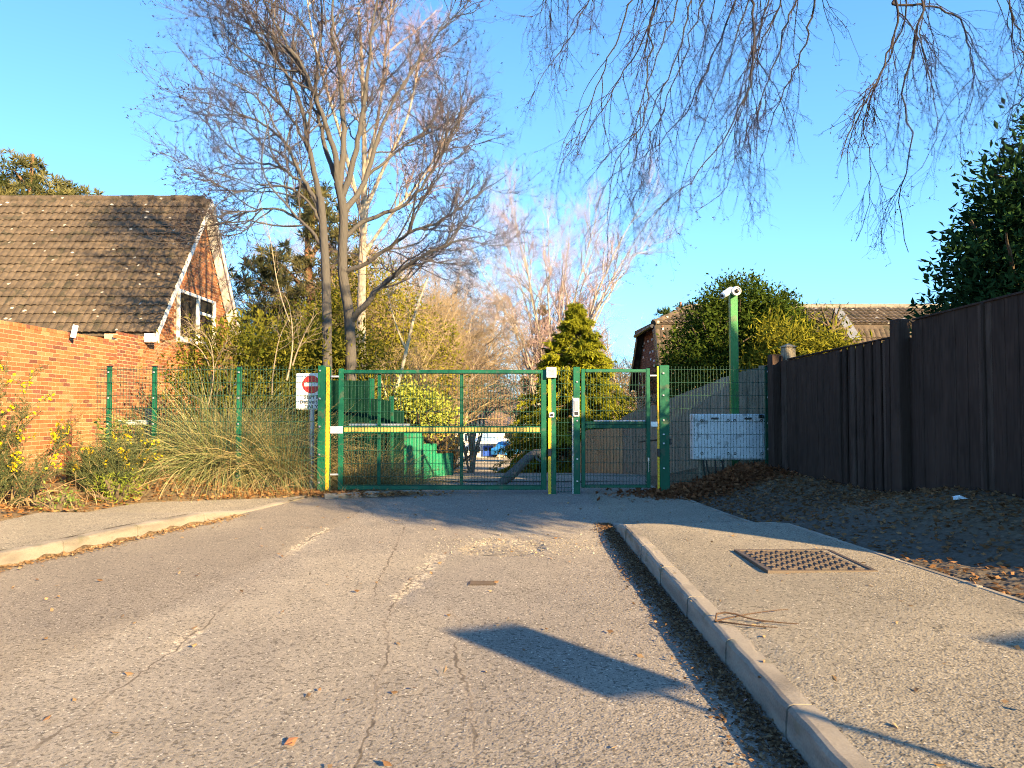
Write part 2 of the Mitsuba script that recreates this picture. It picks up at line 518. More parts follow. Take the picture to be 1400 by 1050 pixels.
xs = np.unique(np.concatenate([np.linspace(-400, -60, 18), np.linspace(-60, -12, 33), np.arange(-12, 9.01, .12), [1.19, 1.2, 1.25, 1.26], np.linspace(9, 60, 35), np.linspace(60, 400, 18)]))
ys = np.unique(np.concatenate([np.linspace(-80, -4, 20), np.arange(-4, 22, .14), np.linspace(22, 60, 60), np.linspace(60, 160, 40), np.linspace(160, 2400, 40)]))
put('ground', mikit.ply(grid(xs, ys, land), 'soil', smooth=True), kind='structure', label='bare brown earth of the verges')

# road: cracks, a sunken patch and crumbling joints are real dips in a fine sheet
def seg_dist(P, a, b):
    ab = b - a
    t = np.clip(((P - a) @ ab) / (ab @ ab), 0, 1)
    return np.linalg.norm(P - (a + t[..., None] * ab), axis=-1)


def road_uv(X, Y):
    P = np.stack([X, Y], -1)
    d = np.full(X.shape, 9.0)
    wob = (meshkit.fbm(np.stack([X * 3, Y * 3, X * 0], -1), 3) - .5) * .22
    for c in CR:
        for a, b in zip(c[:-1], c[1:]):
            d = np.minimum(d, seg_dist(P + wob[..., None] * np.array([1, .2]), a, b))
    w = np.zeros(X.shape)
    for c in CRUMBLE:
        for a, b in zip(c[:-1], c[1:]):
            w = np.maximum(w, .85 * np.exp(-(seg_dist(P + wob[..., None] * .5, a, b) / .10) ** 2))
    return d, w


def road_z(X, Y):
    d, w = road_uv(X, Y)
    e = np.sqrt(((X - PATCH[0]) / .42) ** 2 + ((Y - PATCH[1]) / .42) ** 2)
    j = meshkit.fbm(np.stack([X * 5, Y * 5, X * 0], -1), 3) - .5
    z = BASE(Y) - (.010 * w) * (.4 + 1.2 * meshkit.noise(np.stack([X * 14, Y * 14, X * 0], -1))) - .035 * ss(1.05, .8, e + j * .5)
    return z + .022 * (meshkit.fbm(np.stack([X * .9, Y * .9, X * 0], -1), 2) - .5) * ss(-20, -4, Y)


yr = 1.2 * np.exp(np.arange(0, 2.52, .0105))
yr = np.concatenate([[-40, -20, -8, -2, .3], yr[yr < 14.0], [14.0]])


def road_left(Y):
    return np.where(Y > 9.3, LKX(np.minimum(Y, 12)) - 0.0, LKX(np.clip(Y, -20, 12)) + .004)


def road_right(Y):
    return np.where(Y < 8.7, 1.152, 1.152 + (np.clip(Y, 8.7, 12.5) - 8.7) * .0)


rv, rf = strip(lambda y: road_left(np.clip(y, -20, 12)), road_right, yr, 250, road_z)
put('road', mikit.ply((rv, rf), 'road_asphalt', smooth=True), kind='structure', label='cracked worn grey asphalt road leading up to the gate')
drive_l = PchipInterpolator([14, 20, 30, 45, 60, 75, 95], [-1.6, -1.7, -1.9, -2.6, -5.5, -10, -14])
drive_r = PchipInterpolator([14, 17.5, 23, 28, 42, 50, 60, 75, 95], [3.2, 3.2, 3.0, 2.5, 2.0, 1.2, 1.0, 0, 2])
dv, df = strip(drive_l, drive_r, np.linspace(14.0, 92, 140), 14, lambda X, Y: BASE(Y) + .02)
put('driveway', mikit.ply((dv, df), 'path_asphalt', smooth=True), kind='structure', label='asphalt drive falling away beyond the gate')


def walk_z(X, Y):
    w = (meshkit.fbm(np.stack([X * 1.1, Y * 1.1, X * 0 + 5], -1), 2) - .5) * .016
    return BASE(Y) + kerb_h(Y) - .004 + .008 * ss(1.27, 1.4, X) + .02 * ss(1.3, 3, X) + w * ss(1.27, 1.5, X)


yw = np.concatenate([np.linspace(-30, 1, 12), np.arange(1.1, 14.01, .05)])
wv, wf = strip(lambda y: np.where(y < 9.02, 1.262, 1.1505), verge_x, yw, 50, walk_z)
put('footway', mikit.ply((wv, wf), 'path_asphalt', smooth=True), kind='structure', label='asphalt footway on the right behind the long kerb')
lv, lf = strip(lambda y: LVX(np.clip(y, -20, 12)), lambda y: LKX(np.clip(y, -20, 12)) - np.where(y < 11.0, .122, 0), np.arange(2, 11.9, .06), 24, lambda X, Y: BASE(Y) + left_h(Y) + .006 + .01 * (meshkit.noise(np.stack([X * 2, Y * 2, X * 0], -1)) - .5))
put('footway_001', mikit.ply((lv, lf), 'path_asphalt', smooth=True), kind='structure', label='short asphalt footway on the left, curving round to the gate')
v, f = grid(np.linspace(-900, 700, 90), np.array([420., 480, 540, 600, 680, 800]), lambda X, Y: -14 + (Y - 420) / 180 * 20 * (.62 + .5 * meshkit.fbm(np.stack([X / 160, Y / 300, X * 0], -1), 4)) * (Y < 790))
put('hills', mikit.ply((v, f), 'far_hill', smooth=True, color=np.broadcast_to([.085, .10, .125], v.shape)), kind='structure', label='low wooded hill on the horizon beyond the school')  # bluish haze of distance is put into the hill colour


# ------------------------------------------------------------------ kerbs and edgings
def kerb(t, pts, h0, h1, flip):
    """One kerb stone between two plan points, battered on the road side."""
    (x0, y0), (x1, y1) = pts
    L = math.hypot(x1 - x0, y1 - y0)
    m = []
    for s, h in ((.004, h0), (L - .004, h1)):
        m += [[0, s, -.1], [.012, s, h - .022], [.026, s, h - .006], [.045, s, h], [.122, s, h], [.122, s, -.1]]
    mesh = trimesh.convex.convex_hull(np.array(m))
    mesh = mesh.subdivide_to_size(.07)
    a = math.atan2(-(x1 - x0), y1 - y0)
    M = np.eye(4)
    M[:3, :3] = trimesh.transformations.rotation_matrix(a, [0, 0, 1])[:3, :3] @ (np.diag([-1, 1, 1]) if flip else np.eye(3))
    if flip:
        mesh.invert()
    vv = np.array(mesh.vertices)
    vv += (meshkit.noise(vv * 9 + np.array([x0 * 7, y0 * 7, 0])) - .5)[:, None] * .006 - .008 * (np.maximum(0, meshkit.noise(vv * 22 + np.array([x0 * 3, y0 * 11, 4])) - .78) / .22)[:, None] * [0, 0, 1]
    vv = vv @ M[:3, :3].T + np.array([x0, y0, 0])
    vv[:, 2] += BASE(vv[:, 1])
    part(t, 'kerb_stone', mikit.ply((vv, mesh.faces), 'kerb_concrete', smooth=35))


t = thing('kerb', 'long raised concrete kerb running from the foreground towards the gate along the right footway', 'kerb')
yy = np.concatenate([np.arange(1.46, 7.9, .915), [8.2, 8.5, 8.78, 9.1]])
for a, b in zip(yy[:-1], yy[1:]):
    kerb(t, ((1.152 + .006 * math.sin(a * 7), a), (1.152, b)), float(kerb_h(a)), float(kerb_h(b)), False)
t = thing('kerb', 'pale curved concrete kerb beside the left footway, sinking into the road at its far end', 'kerb')
yy = np.arange(3.6, 11.9, .915)
for a, b in zip(yy[:-1], yy[1:]):
    kerb(t, ((float(LKX(a)), a), (float(LKX(b)), b)), float(left_h(a)) + .004, float(left_h(b)) + .004, True)
t = thing('edging', 'thin pale concrete edging between the right footway and the leafy verge', 'edging')
yy = np.arange(2.5, 12.0, .915)
for a, b in zip(yy[:-1], yy[1:]):
    za, zb = float(walk_z(verge_x(a), a)) - .004, float(walk_z(verge_x(b), b)) - .002
    m = bar((verge_x(a) + .025, a + .005, za - .05), (verge_x(b) + .025, b - .005, zb - .05), .05, .125)
    part(t, 'edging_stone', mikit.ply(m, 'kerb_concrete'))
t = thing('kerb', 'broken weathered kerb stones at the foot of the left side of the vehicle gate', 'kerb')
for i, (a, b) in enumerate((((-2.75, 11.3), (-2.25, 11.45)), ((-2.2, 11.45), (-1.75, 11.75)), ((-1.7, 11.75), (-1.35, 11.85)))):
    m = trimesh.convex.convex_hull(np.array(cham(-.05, .05, -.05, .06, 0, math.hypot(b[0] - a[0], b[1] - a[1]), .02).vertices) + rng(i).normal(size=(24, 3)) * .02)
    m.apply_transform(frame_of((*a, .13), (*b, .12)))
    part(t, 'kerb_stone', mikit.ply(m, 'kerb_concrete', smooth=30))

# ------------------------------------------------------------------ brick houses
BR_COL = np.array([[.42, .165, .072], [.47, .195, .085], [.37, .14, .066], [.50, .23, .105], [.31, .12, .07], [.44, .17, .07], [.50, .26, .13], [.25, .10, .068]])
brick_unit = cham(-.035, .0045, 0, 1, 0, 1, .003)


SF = [[0, 1, 2, 3], [4, 7, 6, 5], [0, 4, 5, 1], [1, 5, 6, 2], [2, 6, 7, 3], [3, 7, 4, 0]]


def brick_mesh(L, H, col):
    m = cham(-.035, .0045, 0, L, 0, H, .003)
    return mikit.ply(m, 'brick', color=np.broadcast_to(col, m.vertices.shape))


def brick_face(holder, x, y0, y1, z0, z1, inside, seed, n_parts, sign=1):
    """Running-bond bricks on the plane x = const: the biggest in view are parts of their own, the rest one part."""
    g = rng(seed)
    L, H, pl, ph = .215, .065, .225, .075
    rows = np.arange(z0, z1, ph)
    out = []
    for r, z in enumerate(rows):
        for y in np.arange(y0 - (r % 2) * pl / 2, y1, pl):
            c = BR_COL[g.choice(8, p=[.20, .18, .15, .12, .09, .14, .07, .05])] * g.uniform(.60, .86)
            dx, ok = g.normal() * .0013, inside(y + L / 2, z + H / 2)
            if ok:
                out.append((y, z, c, dx, min(L, y1 - y)))
    out.sort(key=lambda o: o[0] ** 2)
    variants = [brick_mesh(L, H, c * s) for c in BR_COL for s in (.64, .80)]
    rest = MB()
    for k, (y, z, c, dx, w) in enumerate(out):
        if k < n_parts and w == L:
            put(numbered(f'{holder}__brick'), {**variants[int(np.argmin(((BR_COL - c) ** 2).sum(1))) * 2 + (k % 2)], 'to_world': T().translate([x + dx * sign, y, z]).scale([sign, 1, 1])} if sign == 1 else
                {**variants[int(np.argmin(((BR_COL - c) ** 2).sum(1))) * 2 + (k % 2)], 'to_world': T().translate([x + dx * sign, y + w, z]).rotate([0, 0, 1], 180)})
        else:
            vv = np.array(brick_unit.vertices) * [sign, w, H] + [x + dx * sign, y, z]
            rest.add(vv, brick_unit.faces if sign == 1 else brick_unit.faces[:, ::-1], c)
    part(holder, 'brickwork', rest.done('brick'), kind='stuff')


def tile_unit(w, gauge, seed=0):
    """One double roman roof tile: x across, y up the slope, z off the roof."""
    u = np.linspace(0, 1, 15)
    prof = .030 * np.abs(np.sin(u * 2 * np.pi)) ** .8 + .004
    rows = [(0.004, .012), (0.0, .030), (gauge + .05, -.004)]
    v = np.array([[x * w, y, h + p] for k, (y, h) in enumerate(rows) for x, p in zip(u, prof)])
    i = np.arange(14)
    f = np.vstack([np.stack([i + 15 * k, i + 1 + 15 * k, i + 16 + 15 * k, i + 15 + 15 * k], 1) for k in (0, 1)])
    return v, f


def tiled_slope(holder, x0, x1, p_eave, p_ridge, w, gauge, n_parts, seed, clip=None, cover=1.0):
    """Rows of tiles on the slope from the eave to the ridge (both (y, z)), running along x."""
    g = rng(seed)
    (ya, za), (yb, zb) = p_eave, p_ridge
    S = math.hypot(yb - ya, zb - za)
    ey, ez = (yb - ya) / S, (zb - za) / S
    n = np.array([0, -ez, ey]) if ey > 0 else np.array([0, ez, -ey])
    n = n * np.sign(n[2])
    v, f = tile_unit(w, gauge, seed)
    base = mikit.ply((v, f), 'roof_tile', smooth=40)
    M0 = np.eye(4)
    M0[:3, 0], M0[:3, 1], M0[:3, 2] = [1, 0, 0], [0, ey, ez], n
    rest, spots = MB(), []
    for r in range(int(S / gauge)):
        for x in np.arange(x0, x1 - .02, w):
            s = r * gauge
            p = np.array([x, ya + ey * s, za + ez * s])
            if clip is None or clip(x + w / 2, s / S):
                spots.append((p, r))
    spots.sort(key=lambda q: abs(q[0][0]) + .0 * q[1])
    for k, (p, r) in enumerate(spots):
        M = M0.copy()
        a = g.normal() * .006
        M[:3, :3] = M0[:3, :3] @ trimesh.transformations.rotation_matrix(a, [0, 0, 1])[:3, :3] @ trimesh.transformations.rotation_matrix(g.normal() * .008, [1, 0, 0])[:3, :3]
        M[:3, 3] = p + n * (.012 + g.normal() * .003)
        if k < n_parts:
            put(numbered(f'{holder}__tile'), {**base, 'to_world': T(M.tolist())})
        else:
            rest.add(v @ M[:3, :3].T + M[:3, 3], f)
    if rest.n:
        vv, ff = np.vstack(rest.v), np.vstack(rest.f)
        part(holder, 'tiling', mikit.ply((vv, ff), 'roof_tile', smooth=40), kind='stuff')


# --- the wall that runs back to the left house
GX = -8.32
t = thing('brick_wall', 'sunlit orange brick garden wall at the left edge, joining the gabled house', 'wall')
mb = MB().box(GX - .24, GX - .0, 8.6, 16.15, -.3, 2.82)
part(t, 'mortar_core', mikit.ply((mb.v[0], mb.f[0]), 'mortar'))
brick_face(t, GX, 8.6, 16.15, -.1, 2.78, lambda y, z: True, 11, 300)
cap = MB()
g = rng(5)
for y in np.arange(8.6, 16.1, .1125):
    c = BR_COL[g.integers(0, 8)] * .74
    cap.mesh(cham(GX - .235, GX + .012, y + .004, y + .107, 2.81, 2.875 + g.normal() * .003, .004), c)
part(t, 'coping', cap.done('brick'), label='brick-on-edge coping along the top of the wall')
part(t, 'broken_tile', mikit.ply(bar(at(107, 458, 14.3) + [-.1, 0, -.05], at(111, 446, 14.3) + [-.1, 0, .02], .1, .02), 'white_paint'), label='white slip standing on the wall top')

# --- left house
HY0, HYR, HY1 = 17.34, 20.4, 23.0
ZE, ZR = 3.2, 7.07
t = thing('brick_house', 'orange brick house at left with a steep brown tiled roof and white gable window', 'house')
wall = part(t, 'gable_wall', mikit.ply((lambda m: (m.v[0], m.f[0]))(MB().add(
    np.array([[x, y, z] for x in (GX - .28, GX - .0) for y, z in ((16.15, -.3), (23.0, -.3), (23.0, 2.9), (HYR, ZR - .32), (17.3, 3.02), (16.15, 3.02))]),
    np.vstack([[6 + np.array([0, i, i + 1]) for i in range(1, 5)], [np.array([0, i + 1, i]) for i in range(1, 5)], [[i, (i + 1) % 6, 6 + (i + 1) % 6] for i in range(6)], [[i, 6 + (i + 1) % 6, 6 + i] for i in range(6)]]))), 'mortar'), label='orange brick gable wall')
WY0, WY1, WZ0, WZ1 = 19.02, 21.30, 3.18, 4.42


def in_gable(y, z):
    top = 3.06 if y < 17.3 else (ZE - .25 + (y - HY0) * (ZR - ZE) / (HYR - HY0) if y < HYR else ZE - .25 + (HY1 - y) * (ZR - ZE) / (HY1 - HYR))
    return z < top and not (WY0 - .13 < y < WY1 + .02 and WZ0 - .10 < z < WZ1 + .0)


brick_face(wall, GX, 16.15, 23.0, .9, 7.0, in_gable, 12, 120)
# verges with bargeboards, roof
roof = part(t, 'roof', mikit.ply((lambda m: (np.vstack(m.v), np.vstack(m.f)))(
    MB().add(*(lambda q: (q, [[0, 1, 2, 3], [4, 7, 6, 5], [0, 4, 5, 1], [1, 5, 6, 2], [2, 6, 7, 3], [3, 7, 4, 0]]))(np.array([[x, y, z - d] for d in (0, .12) for x, y, z in ((-19, HY0, ZE), (-8.06, HY0, ZE), (-8.06, HYR, ZR), (-19, HYR, ZR))])))
    .add(*(lambda q: (q, [[0, 3, 2, 1], [4, 5, 6, 7], [0, 1, 5, 4], [1, 2, 6, 5], [2, 3, 7, 6], [3, 0, 4, 7]]))(np.array([[x, y, z - d] for d in (0, .12) for x, y, z in ((-19, HY1, ZE), (-8.06, HY1, ZE), (-8.06, HYR, ZR), (-19, HYR, ZR))])))), 'roof_tile'), label='steep brown tiled roof speckled with pale lichen')
tiled_slope(roof, -18.04, -8.02, (HY0 - .05, ZE - .06), (HYR, ZR), .334, .288, 300, 21)
tiled_slope(roof, -9.022, -8.02, (HY1 + .05, ZE - .06), (HYR, ZR), .334, .30, 0, 22)
for x in np.arange(-18.13, -8.5, .45):
    m = trimesh.creation.cylinder(.115, .44, sections=18)
    m.apply_transform(trimesh.transformations.rotation_matrix(np.pi / 2, [0, 1, 0]))
    m.apply_translation([x + .225, HYR, ZR - .03 + rng(int(-x * 9)).normal() * .004])
    part(roof, 'ridge_tile', mikit.ply(m, 'roof_tile', smooth=40))
for ya, yb in ((HY0 - .03, HYR), (HY1 + .03, HYR)):
    part(t, 'bargeboard', mikit.ply((np.array([[x, y, z] for x in (-8.05, -8.018) for y, z in ((ya, ZE - .24), (ya, ZE - .045), (yb, ZR - .02), (yb, ZR - .24))]), SF), 'white_paint'), label='weathered white bargeboard along the verge')
    part(t, 'soffit', mikit.ply((lambda q: (q, [[0, 1, 2, 3], [4, 7, 6, 5], [0, 4, 5, 1], [1, 5, 6, 2], [2, 6, 7, 3], [3, 7, 4, 0]]))(np.array([[x, y, z - d] for d in (.14, .17) for x, y, z in ((GX, ya, ZE), (-8.052, ya, ZE), (-8.052, yb, ZR), (GX, yb, ZR))])), 'white_paint'))
part(t, 'soffit_box', mikit.ply(cham(GX + .01, -8.06, HY0 - .05, HY0 + .18, ZE - .26, ZE - .05, .008), 'white_paint'), label='small white box closing the eaves')
front = MB().box(-19, GX - .29, HY0 + .3, HY0 + .55, -.5, ZE + .2)
part(t, 'front_wall', mikit.ply((front.v[0], front.f[0]), 'brick', color=np.broadcast_to(BR_COL[0] * .8, front.v[0].shape)))
win = part(t, 'window', (lambda m: m.done('white_paint'))(
    MB().mesh(bar((GX + .03, WY0, WZ0), (GX + .03, WY0, WZ1), .09, .07)).mesh(bar((GX + .03, WY1, WZ0), (GX + .03, WY1, WZ1), .09, .07))
    .mesh(bar((GX + .03, WY0 - .035, WZ1 - .03), (GX + .03, WY1 + .035, WZ1 - .03), .07, .09)).mesh(bar((GX + .03, WY0 - .035, WZ0 + .03), (GX + .03, WY1 + .035, WZ0 + .03), .07, .09))
    .mesh(bar((GX + .028, 20.2, WZ0 + .06), (GX + .028, 20.2, WZ1 - .06), .085, .12)).mesh(bar((GX + .028, 20.27, 3.98), (GX + .028, WY1 - .03, 3.98), .07, .085))), label='white framed three light window')
part(win, 'sill', mikit.ply(cham(GX - .01, GX + .13, WY0 - .08, WY1 + .08, WZ0 - .07, WZ0 - .012, .008), 'white_paint'))
for y0, y1, z0, z1 in ((WY0 + .04, 20.14, WZ0 + .07, WZ1 - .07), (20.26, WY1 - .04, WZ0 + .07, 3.94), (20.26, WY1 - .04, 4.02, WZ1 - .07)):
    part(win, 'pane', mikit.ply((np.array([[GX + .03, y0, z0], [GX + .03, y1, z0], [GX + .03, y1, z1], [GX + .03, y0, z1]]), np.array([[0, 1, 2, 3]])), 'glass'))
part(win, 'curtain', mikit.ply((np.array([[GX + .006, WY0, WZ0], [GX + .006, WY1, WZ0], [GX + .006, WY1, WZ1], [GX + .006, WY0, WZ1]]), np.array([[0, 1, 2, 3]])), 'dark_room'))  # dark sheet close behind the glass; its colour stands for the unlit room

# --- right house beyond the timber fence: half-hipped gambrel roof
RX, RX1 = 4.32, 15.0
K = [(21.2, 2.2), (22.1, 3.9), (23.5, 4.56), (25.0, 3.9), (26.7, 2.2)]
t = thing('brick_house', 'brown brick house with a half hipped tiled roof standing behind the round evergreen bushes', 'house')
pts = np.array([[x, y, z] for x in (RX, RX1) for y, z in ((21.25, -1.0), (26.6, -1.0), (26.6, 2.35), (24.9, 3.86), (22.2, 3.84), (21.3, 2.25))])
wall = part(t, 'gable_wall', mikit.ply((pts, np.vstack([[np.array([0, i + 1, i]) for i in range(1, 5)], [[i, 6 + i, 6 + (i + 1) % 6] for i in range(6)], [[i, 6 + (i + 1) % 6, (i + 1) % 6] for i in range(6)]])), 'mortar'))
mb = MB()
g = rng(8)
for r, z in enumerate(np.arange(1.9, 3.86, .075)):
    for y in np.arange(21.25 - (r % 2) * .1125, 26.6, .225):
        lo = 21.25 + max(0, z - 2.3) * .52
        hi = 26.6 - max(0, z - 2.3) * 1.0
        if lo < y + .1 < hi:
            mb.box(RX - .01 - g.uniform(0, .003), RX + .03, y, y + .215, z, z + .065, (.6, .56, .5) if g.uniform() < .05 else np.array([.20, .082, .048]) * g.uniform(.7, 1.25))
part(wall, 'brickwork', mb.done('brick'), kind='stuff')
mb = MB()


def slab(p, q, x0, x1, th=.10):
    return np.array([[x, y, z - d] for d in (0, th) for x, (y, z) in ((x0, p), (x1, p), (x1, q), (x0, q))])


hip = 1.45
mb.add(slab(K[0], K[1], RX - .22, RX1), SF).add(slab(K[3], K[4], RX - .22, RX1), SF)
ra, rb = np.array([RX - .25 + hip, 23.5, 4.56]), np.array([RX1, 23.5, 4.56])
f0, b0 = np.array([RX - .25, 22.05, 3.88]), np.array([RX - .25, 25.05, 3.88])
f1, b1 = np.array([RX1, 22.05, 3.88]), np.array([RX1, 25.05, 3.88])
mb.add(np.array([f0, f1, rb, ra]), [[0, 1, 2, 3]]).add(np.array([b1, b0, ra, rb]), [[0, 1, 2, 3]]).add(np.array([b0, f0, ra]), [[0, 1, 2]])
roof = part(t, 'roof', mikit.ply((np.vstack(mb.v), np.vstack(mb.f)), 'roof_tile'), label='brown tiled roof with a pale ridge')
tiled_slope(roof, RX - .24, RX1, K[0], K[1], .30, .28, 150, 31)
tiled_slope(roof, RX - .24, RX1, (22.08, 3.88), (23.5, 4.56), .30, .28, 150, 32, clip=lambda x, s: x > RX - .25 + hip * s)
for x in np.arange(RX + hip - .2, RX1, .45):
    m = trimesh.creation.cylinder(.11, .44, sections=16)
    m.apply_transform(trimesh.transformations.rotation_matrix(np.pi / 2, [0, 1, 0]))
    m.apply_translation([x + .22, 23.5, 4.56])
    part(roof, 'ridge_tile', mikit.ply(m, 'kerb_concrete', smooth=40))
for a, b in ((f0, ra), (b0, ra)):
    part(roof, 'hip_tile', mikit.ply(rod(a + [0, 0, .03], b + [0, 0, .03], .09, 12), 'roof_tile', smooth=40))
mb = MB()
for z in np.arange(0, 1, .34):
    a = b0 + (ra - b0) * z
    c = f0 + (ra - f0) * z
    for s in np.arange(0, 1, max(.08, .1 / (1.02 - z))):
        q = a + (c - a) * s
        mb.mesh(cham(-.02, .30, -.14, .14, .0, .035, .008), mat=trimesh.transformations.translation_matrix(q + [0, .12, .0]) @ trimesh.transformations.rotation_matrix(-math.atan2(.76, hip), [0, 1, 0]))
part(roof, 'hip_tiling', mikit.ply((np.vstack(mb.v), np.vstack(mb.f)), 'roof_tile'), kind='stuff')
part(t, 'gutter', mikit.ply(rod(f0 + [-.04, -.05, -.06], b0 + [-.04, .05, -.06], .055), 'black_plastic', smooth=40), label='black gutter under the half hip')
for a, b in (((RX - .23, *K[4]), (RX - .23, *K[3])), ((RX - .23, *K[0]), (RX - .23, *K[1]))):
    part(t, 'bargeboard', mikit.ply(bar(np.array(a) + [0, 0, -.12], np.array(b) + [0, 0, -.12], .26, .05, up=(1, 0, 0)), 'black_plastic'), label='black bargeboard')
a = np.array([at(1136, 426, 22.05), at(1148, 426, 22.05), at(1176, 468, 21.5), at(1160, 468, 21.5)]) + [0, -.10, .06]
part(t, 'flashing', mikit.ply((np.vstack([a, a + [0, -.03, .02]]), SF), 'lead'), label='grey lead valley strip on the roof slope')

# ------------------------------------------------------------------ green mesh fence and gates
GY = 11.9
ZT = 2.06


def gx(px):
    return (px - 700) / 1050 * GY


def mesh_panel(x0, x1, z0, z1, Y, pitch=.05, row=.2, r=.0033, spike=.03):
    """A welded mesh panel: upright wires between pairs of level wires."""
    x = np.arange(x0 + pitch / 2, x1, pitch)
    z = np.arange(z1 - .02, z0 - .01, -row)
    z = np.append(z, z0 + .01) if z[-1] - z0 > .08 else z
    mb = MB()
    pa = np.stack([np.stack([x, x * 0 + Y, x * 0 + z0], 1), np.stack([x, x * 0 + Y, x * 0 + z1 + spike], 1)], 1)
    mb.add(*tubes(pa, np.full((len(x), 2), r), 5))
    for dy in (-.006, .006):
        pa = np.stack([np.stack([z * 0 + x0, z * 0 + Y + dy, z], 1), np.stack([z * 0 + x1, z * 0 + Y + dy, z], 1)], 1)
        mb.add(*tubes(pa, np.full((len(z), 2), r * 1.2), 5))
    return mikit.ply((np.vstack(mb.v), np.vstack(mb.f)), 'green_wire', smooth=True)


def fence_post(t, x, z0, z1, w=.07, d=.06, y=GY + .04, clips=True, mat='green_paint'):
    p = part(t, 'post', mikit.ply(cham(x - w / 2, x + w / 2, y - d / 2, y + d / 2, z0, z1, .006), mat))
    part(p, 'cap', mikit.ply(cham(x - w / 2 - .004, x + w / 2 + .004, y - d / 2 - .004, y + d / 2 + .004, z1 + .001, z1 + .018, .005), 'black_plastic'))
    if clips:
        for z in np.arange(z1 - .08, z0 + .15, -.4):
            part(p, 'clip', mikit.ply(cham(x - .014, x + .014, y - d / 2 - .022, y - d / 2 - .001, z - .014, z + .014, .004), 'steel'))
    return p


t = thing('mesh_fence', 'green welded mesh fence left of the gate, half swallowed by the pampas grass', 'fence')
part(t, 'mesh_panel', mesh_panel(gx(131), gx(210), .62, ZT, GY))
part(t, 'mesh_panel', mesh_panel(gx(210) + .01, gx(326), .25, ZT, GY))
part(t, 'mesh_panel', mesh_panel(gx(326) + .01, gx(435), .2, ZT, GY))
for x, zb in ((147.5, .35), (209.5, .3), (326, .15)):
    fence_post(t, gx(x), zb, ZT + .02)
t = thing('mesh_fence', 'shaded green mesh fence panel right of the pedestrian gate, in front of the cabinet', 'fence')
part(t, 'mesh_panel', mesh_panel(gx(912), gx(1062), .30, ZT, GY))
fence_post(t, gx(1050), .3, ZT + .03)
t = thing('mesh_fence', 'narrow strip of green mesh between the intercom post and the card reader post', 'fence')
part(t, 'mesh_panel', mesh_panel(gx(761), gx(783), .14, ZT - .02, GY + .02))


def round_button(p, x, y, z, r):
    m = trimesh.creation.cylinder(r, .012, sections=20)
    m.apply_transform(trimesh.transformations.rotation_matrix(np.pi / 2, [1, 0, 0]))
    m.apply_translation([x, y, z])
    return part(p, 'button', mikit.ply(m, 'black_plastic', smooth=40))


def taped(t, x0, x1, y, z0, z1):
    v = np.array([[x, yy, z] for yy in (y, y + .004) for x, z in ((x0, z0), (x1, z0), (x1, z1), (x0, z1))])
    f = np.array([[0, 1, 2, 3], [4, 7, 6, 5], [0, 4, 5, 1], [1, 5, 6, 2], [2, 6, 7, 3], [3, 7, 4, 0]])
    return part(t, 'reflective_strip', mikit.ply((v, f), 'reflective_tape', uv=np.array([[0, 0], [1, 0], [1, 1], [0, 1]] * 2, float)), label='yellow reflective strip with orange chevrons')


t = thing('gate_post', 'green gate post with a full height yellow reflective strip beside the no entry sign', 'post')
part(t, 'post', mikit.ply(cham(gx(435.5), gx(445.8), GY - .06, GY + .06, .05, ZT + .04, .006), 'green_paint'))
part(t, 'post', mikit.ply(cham(gx(446.2), gx(452), GY - .03, GY + .05, .05, ZT + .03, .005), 'green_paint'))
taped(t, gx(446.4), gx(451.4), GY - .0345, .12, ZT + .02)
for z in np.arange(.3, 2.1, .43):
    part(t, 'clip', mikit.ply(cham(gx(437.5), gx(440), GY - .082, GY - .061, z - .014, z + .014, .004), 'steel'))

# vehicle gate
t = thing('vehicle_gate', 'wide green mesh vehicle gate with a yellow banded middle rail across the road', 'gate')
GX0, GX1, GZ0, GZ1 = gx(463), gx(747), .185, 2.035
part(t, 'stile', mikit.ply(cham(GX0, GX0 + .08, GY - .03, GY + .03, GZ0, GZ1 + .02, .006), 'green_paint'))
part(t, 'stile', mikit.ply(cham(GX1 - .085, GX1, GY - .03, GY + .03, GZ0, GZ1 + .0, .006), 'green_paint'))
part(t, 'top_rail', mikit.ply(cham(GX0 + .082, GX1 - .087, GY - .028, GY + .028, GZ1 - .06, GZ1, .006), 'green_paint'))
part(t, 'bottom_rail', mikit.ply(cham(GX0 + .082, GX1 - .087, GY - .028, GY + .028, GZ0, GZ0 + .075, .006), 'green_paint'))
mr = part(t, 'middle_rail', mikit.ply(cham(GX0 + .082, GX1 - .087, GY - .012, GY + .045, 1.055, 1.165, .006), 'green_paint'), label='middle rail banded with yellow reflective tape')
mb = MB().box(GX0 + .09, GX1 - .1, GY - .0165, GY - .0125, 1.08, 1.142)
part(mr, 'tape', mikit.ply((mb.v[0], mb.f[0]), 'yellow_tape'), label='yellow reflective tape')
for px in (518, 631):
    part(t, 'upright', mikit.ply(cham(gx(px) - .026, gx(px) + .026, GY + .016, GY + .056, GZ0 + .077, GZ1 - .062, .005), 'green_paint'))
part(t, 'mesh_panel', mesh_panel(GX0 + .085, GX1 - .09, GZ0 + .06, GZ1 - .03, GY - .026, spike=0))
hb = part(t, 'hinge_bracket', mikit.ply(cham(gx(452.5), gx(470), GY - .045, GY - .032, 1.05, 1.165, .004), 'galvanised'), label='galvanised hinge bracket')
for z in (1.93, .42):
    part(t, 'hinge', mikit.ply(rod((gx(453), GY - .03, z), (GX0 + .01, GY - .03, z), .017), 'galvanised', smooth=40))
part(t, 'cross_bar', mikit.ply(cham(GX0 + .15, gx(560), GY + .07, GY + .10, 1.17, 1.20, .004), 'galvanised'), label='added pale bar standing for light along the middle rail')  # added metal bar stands in for light catching the rail top

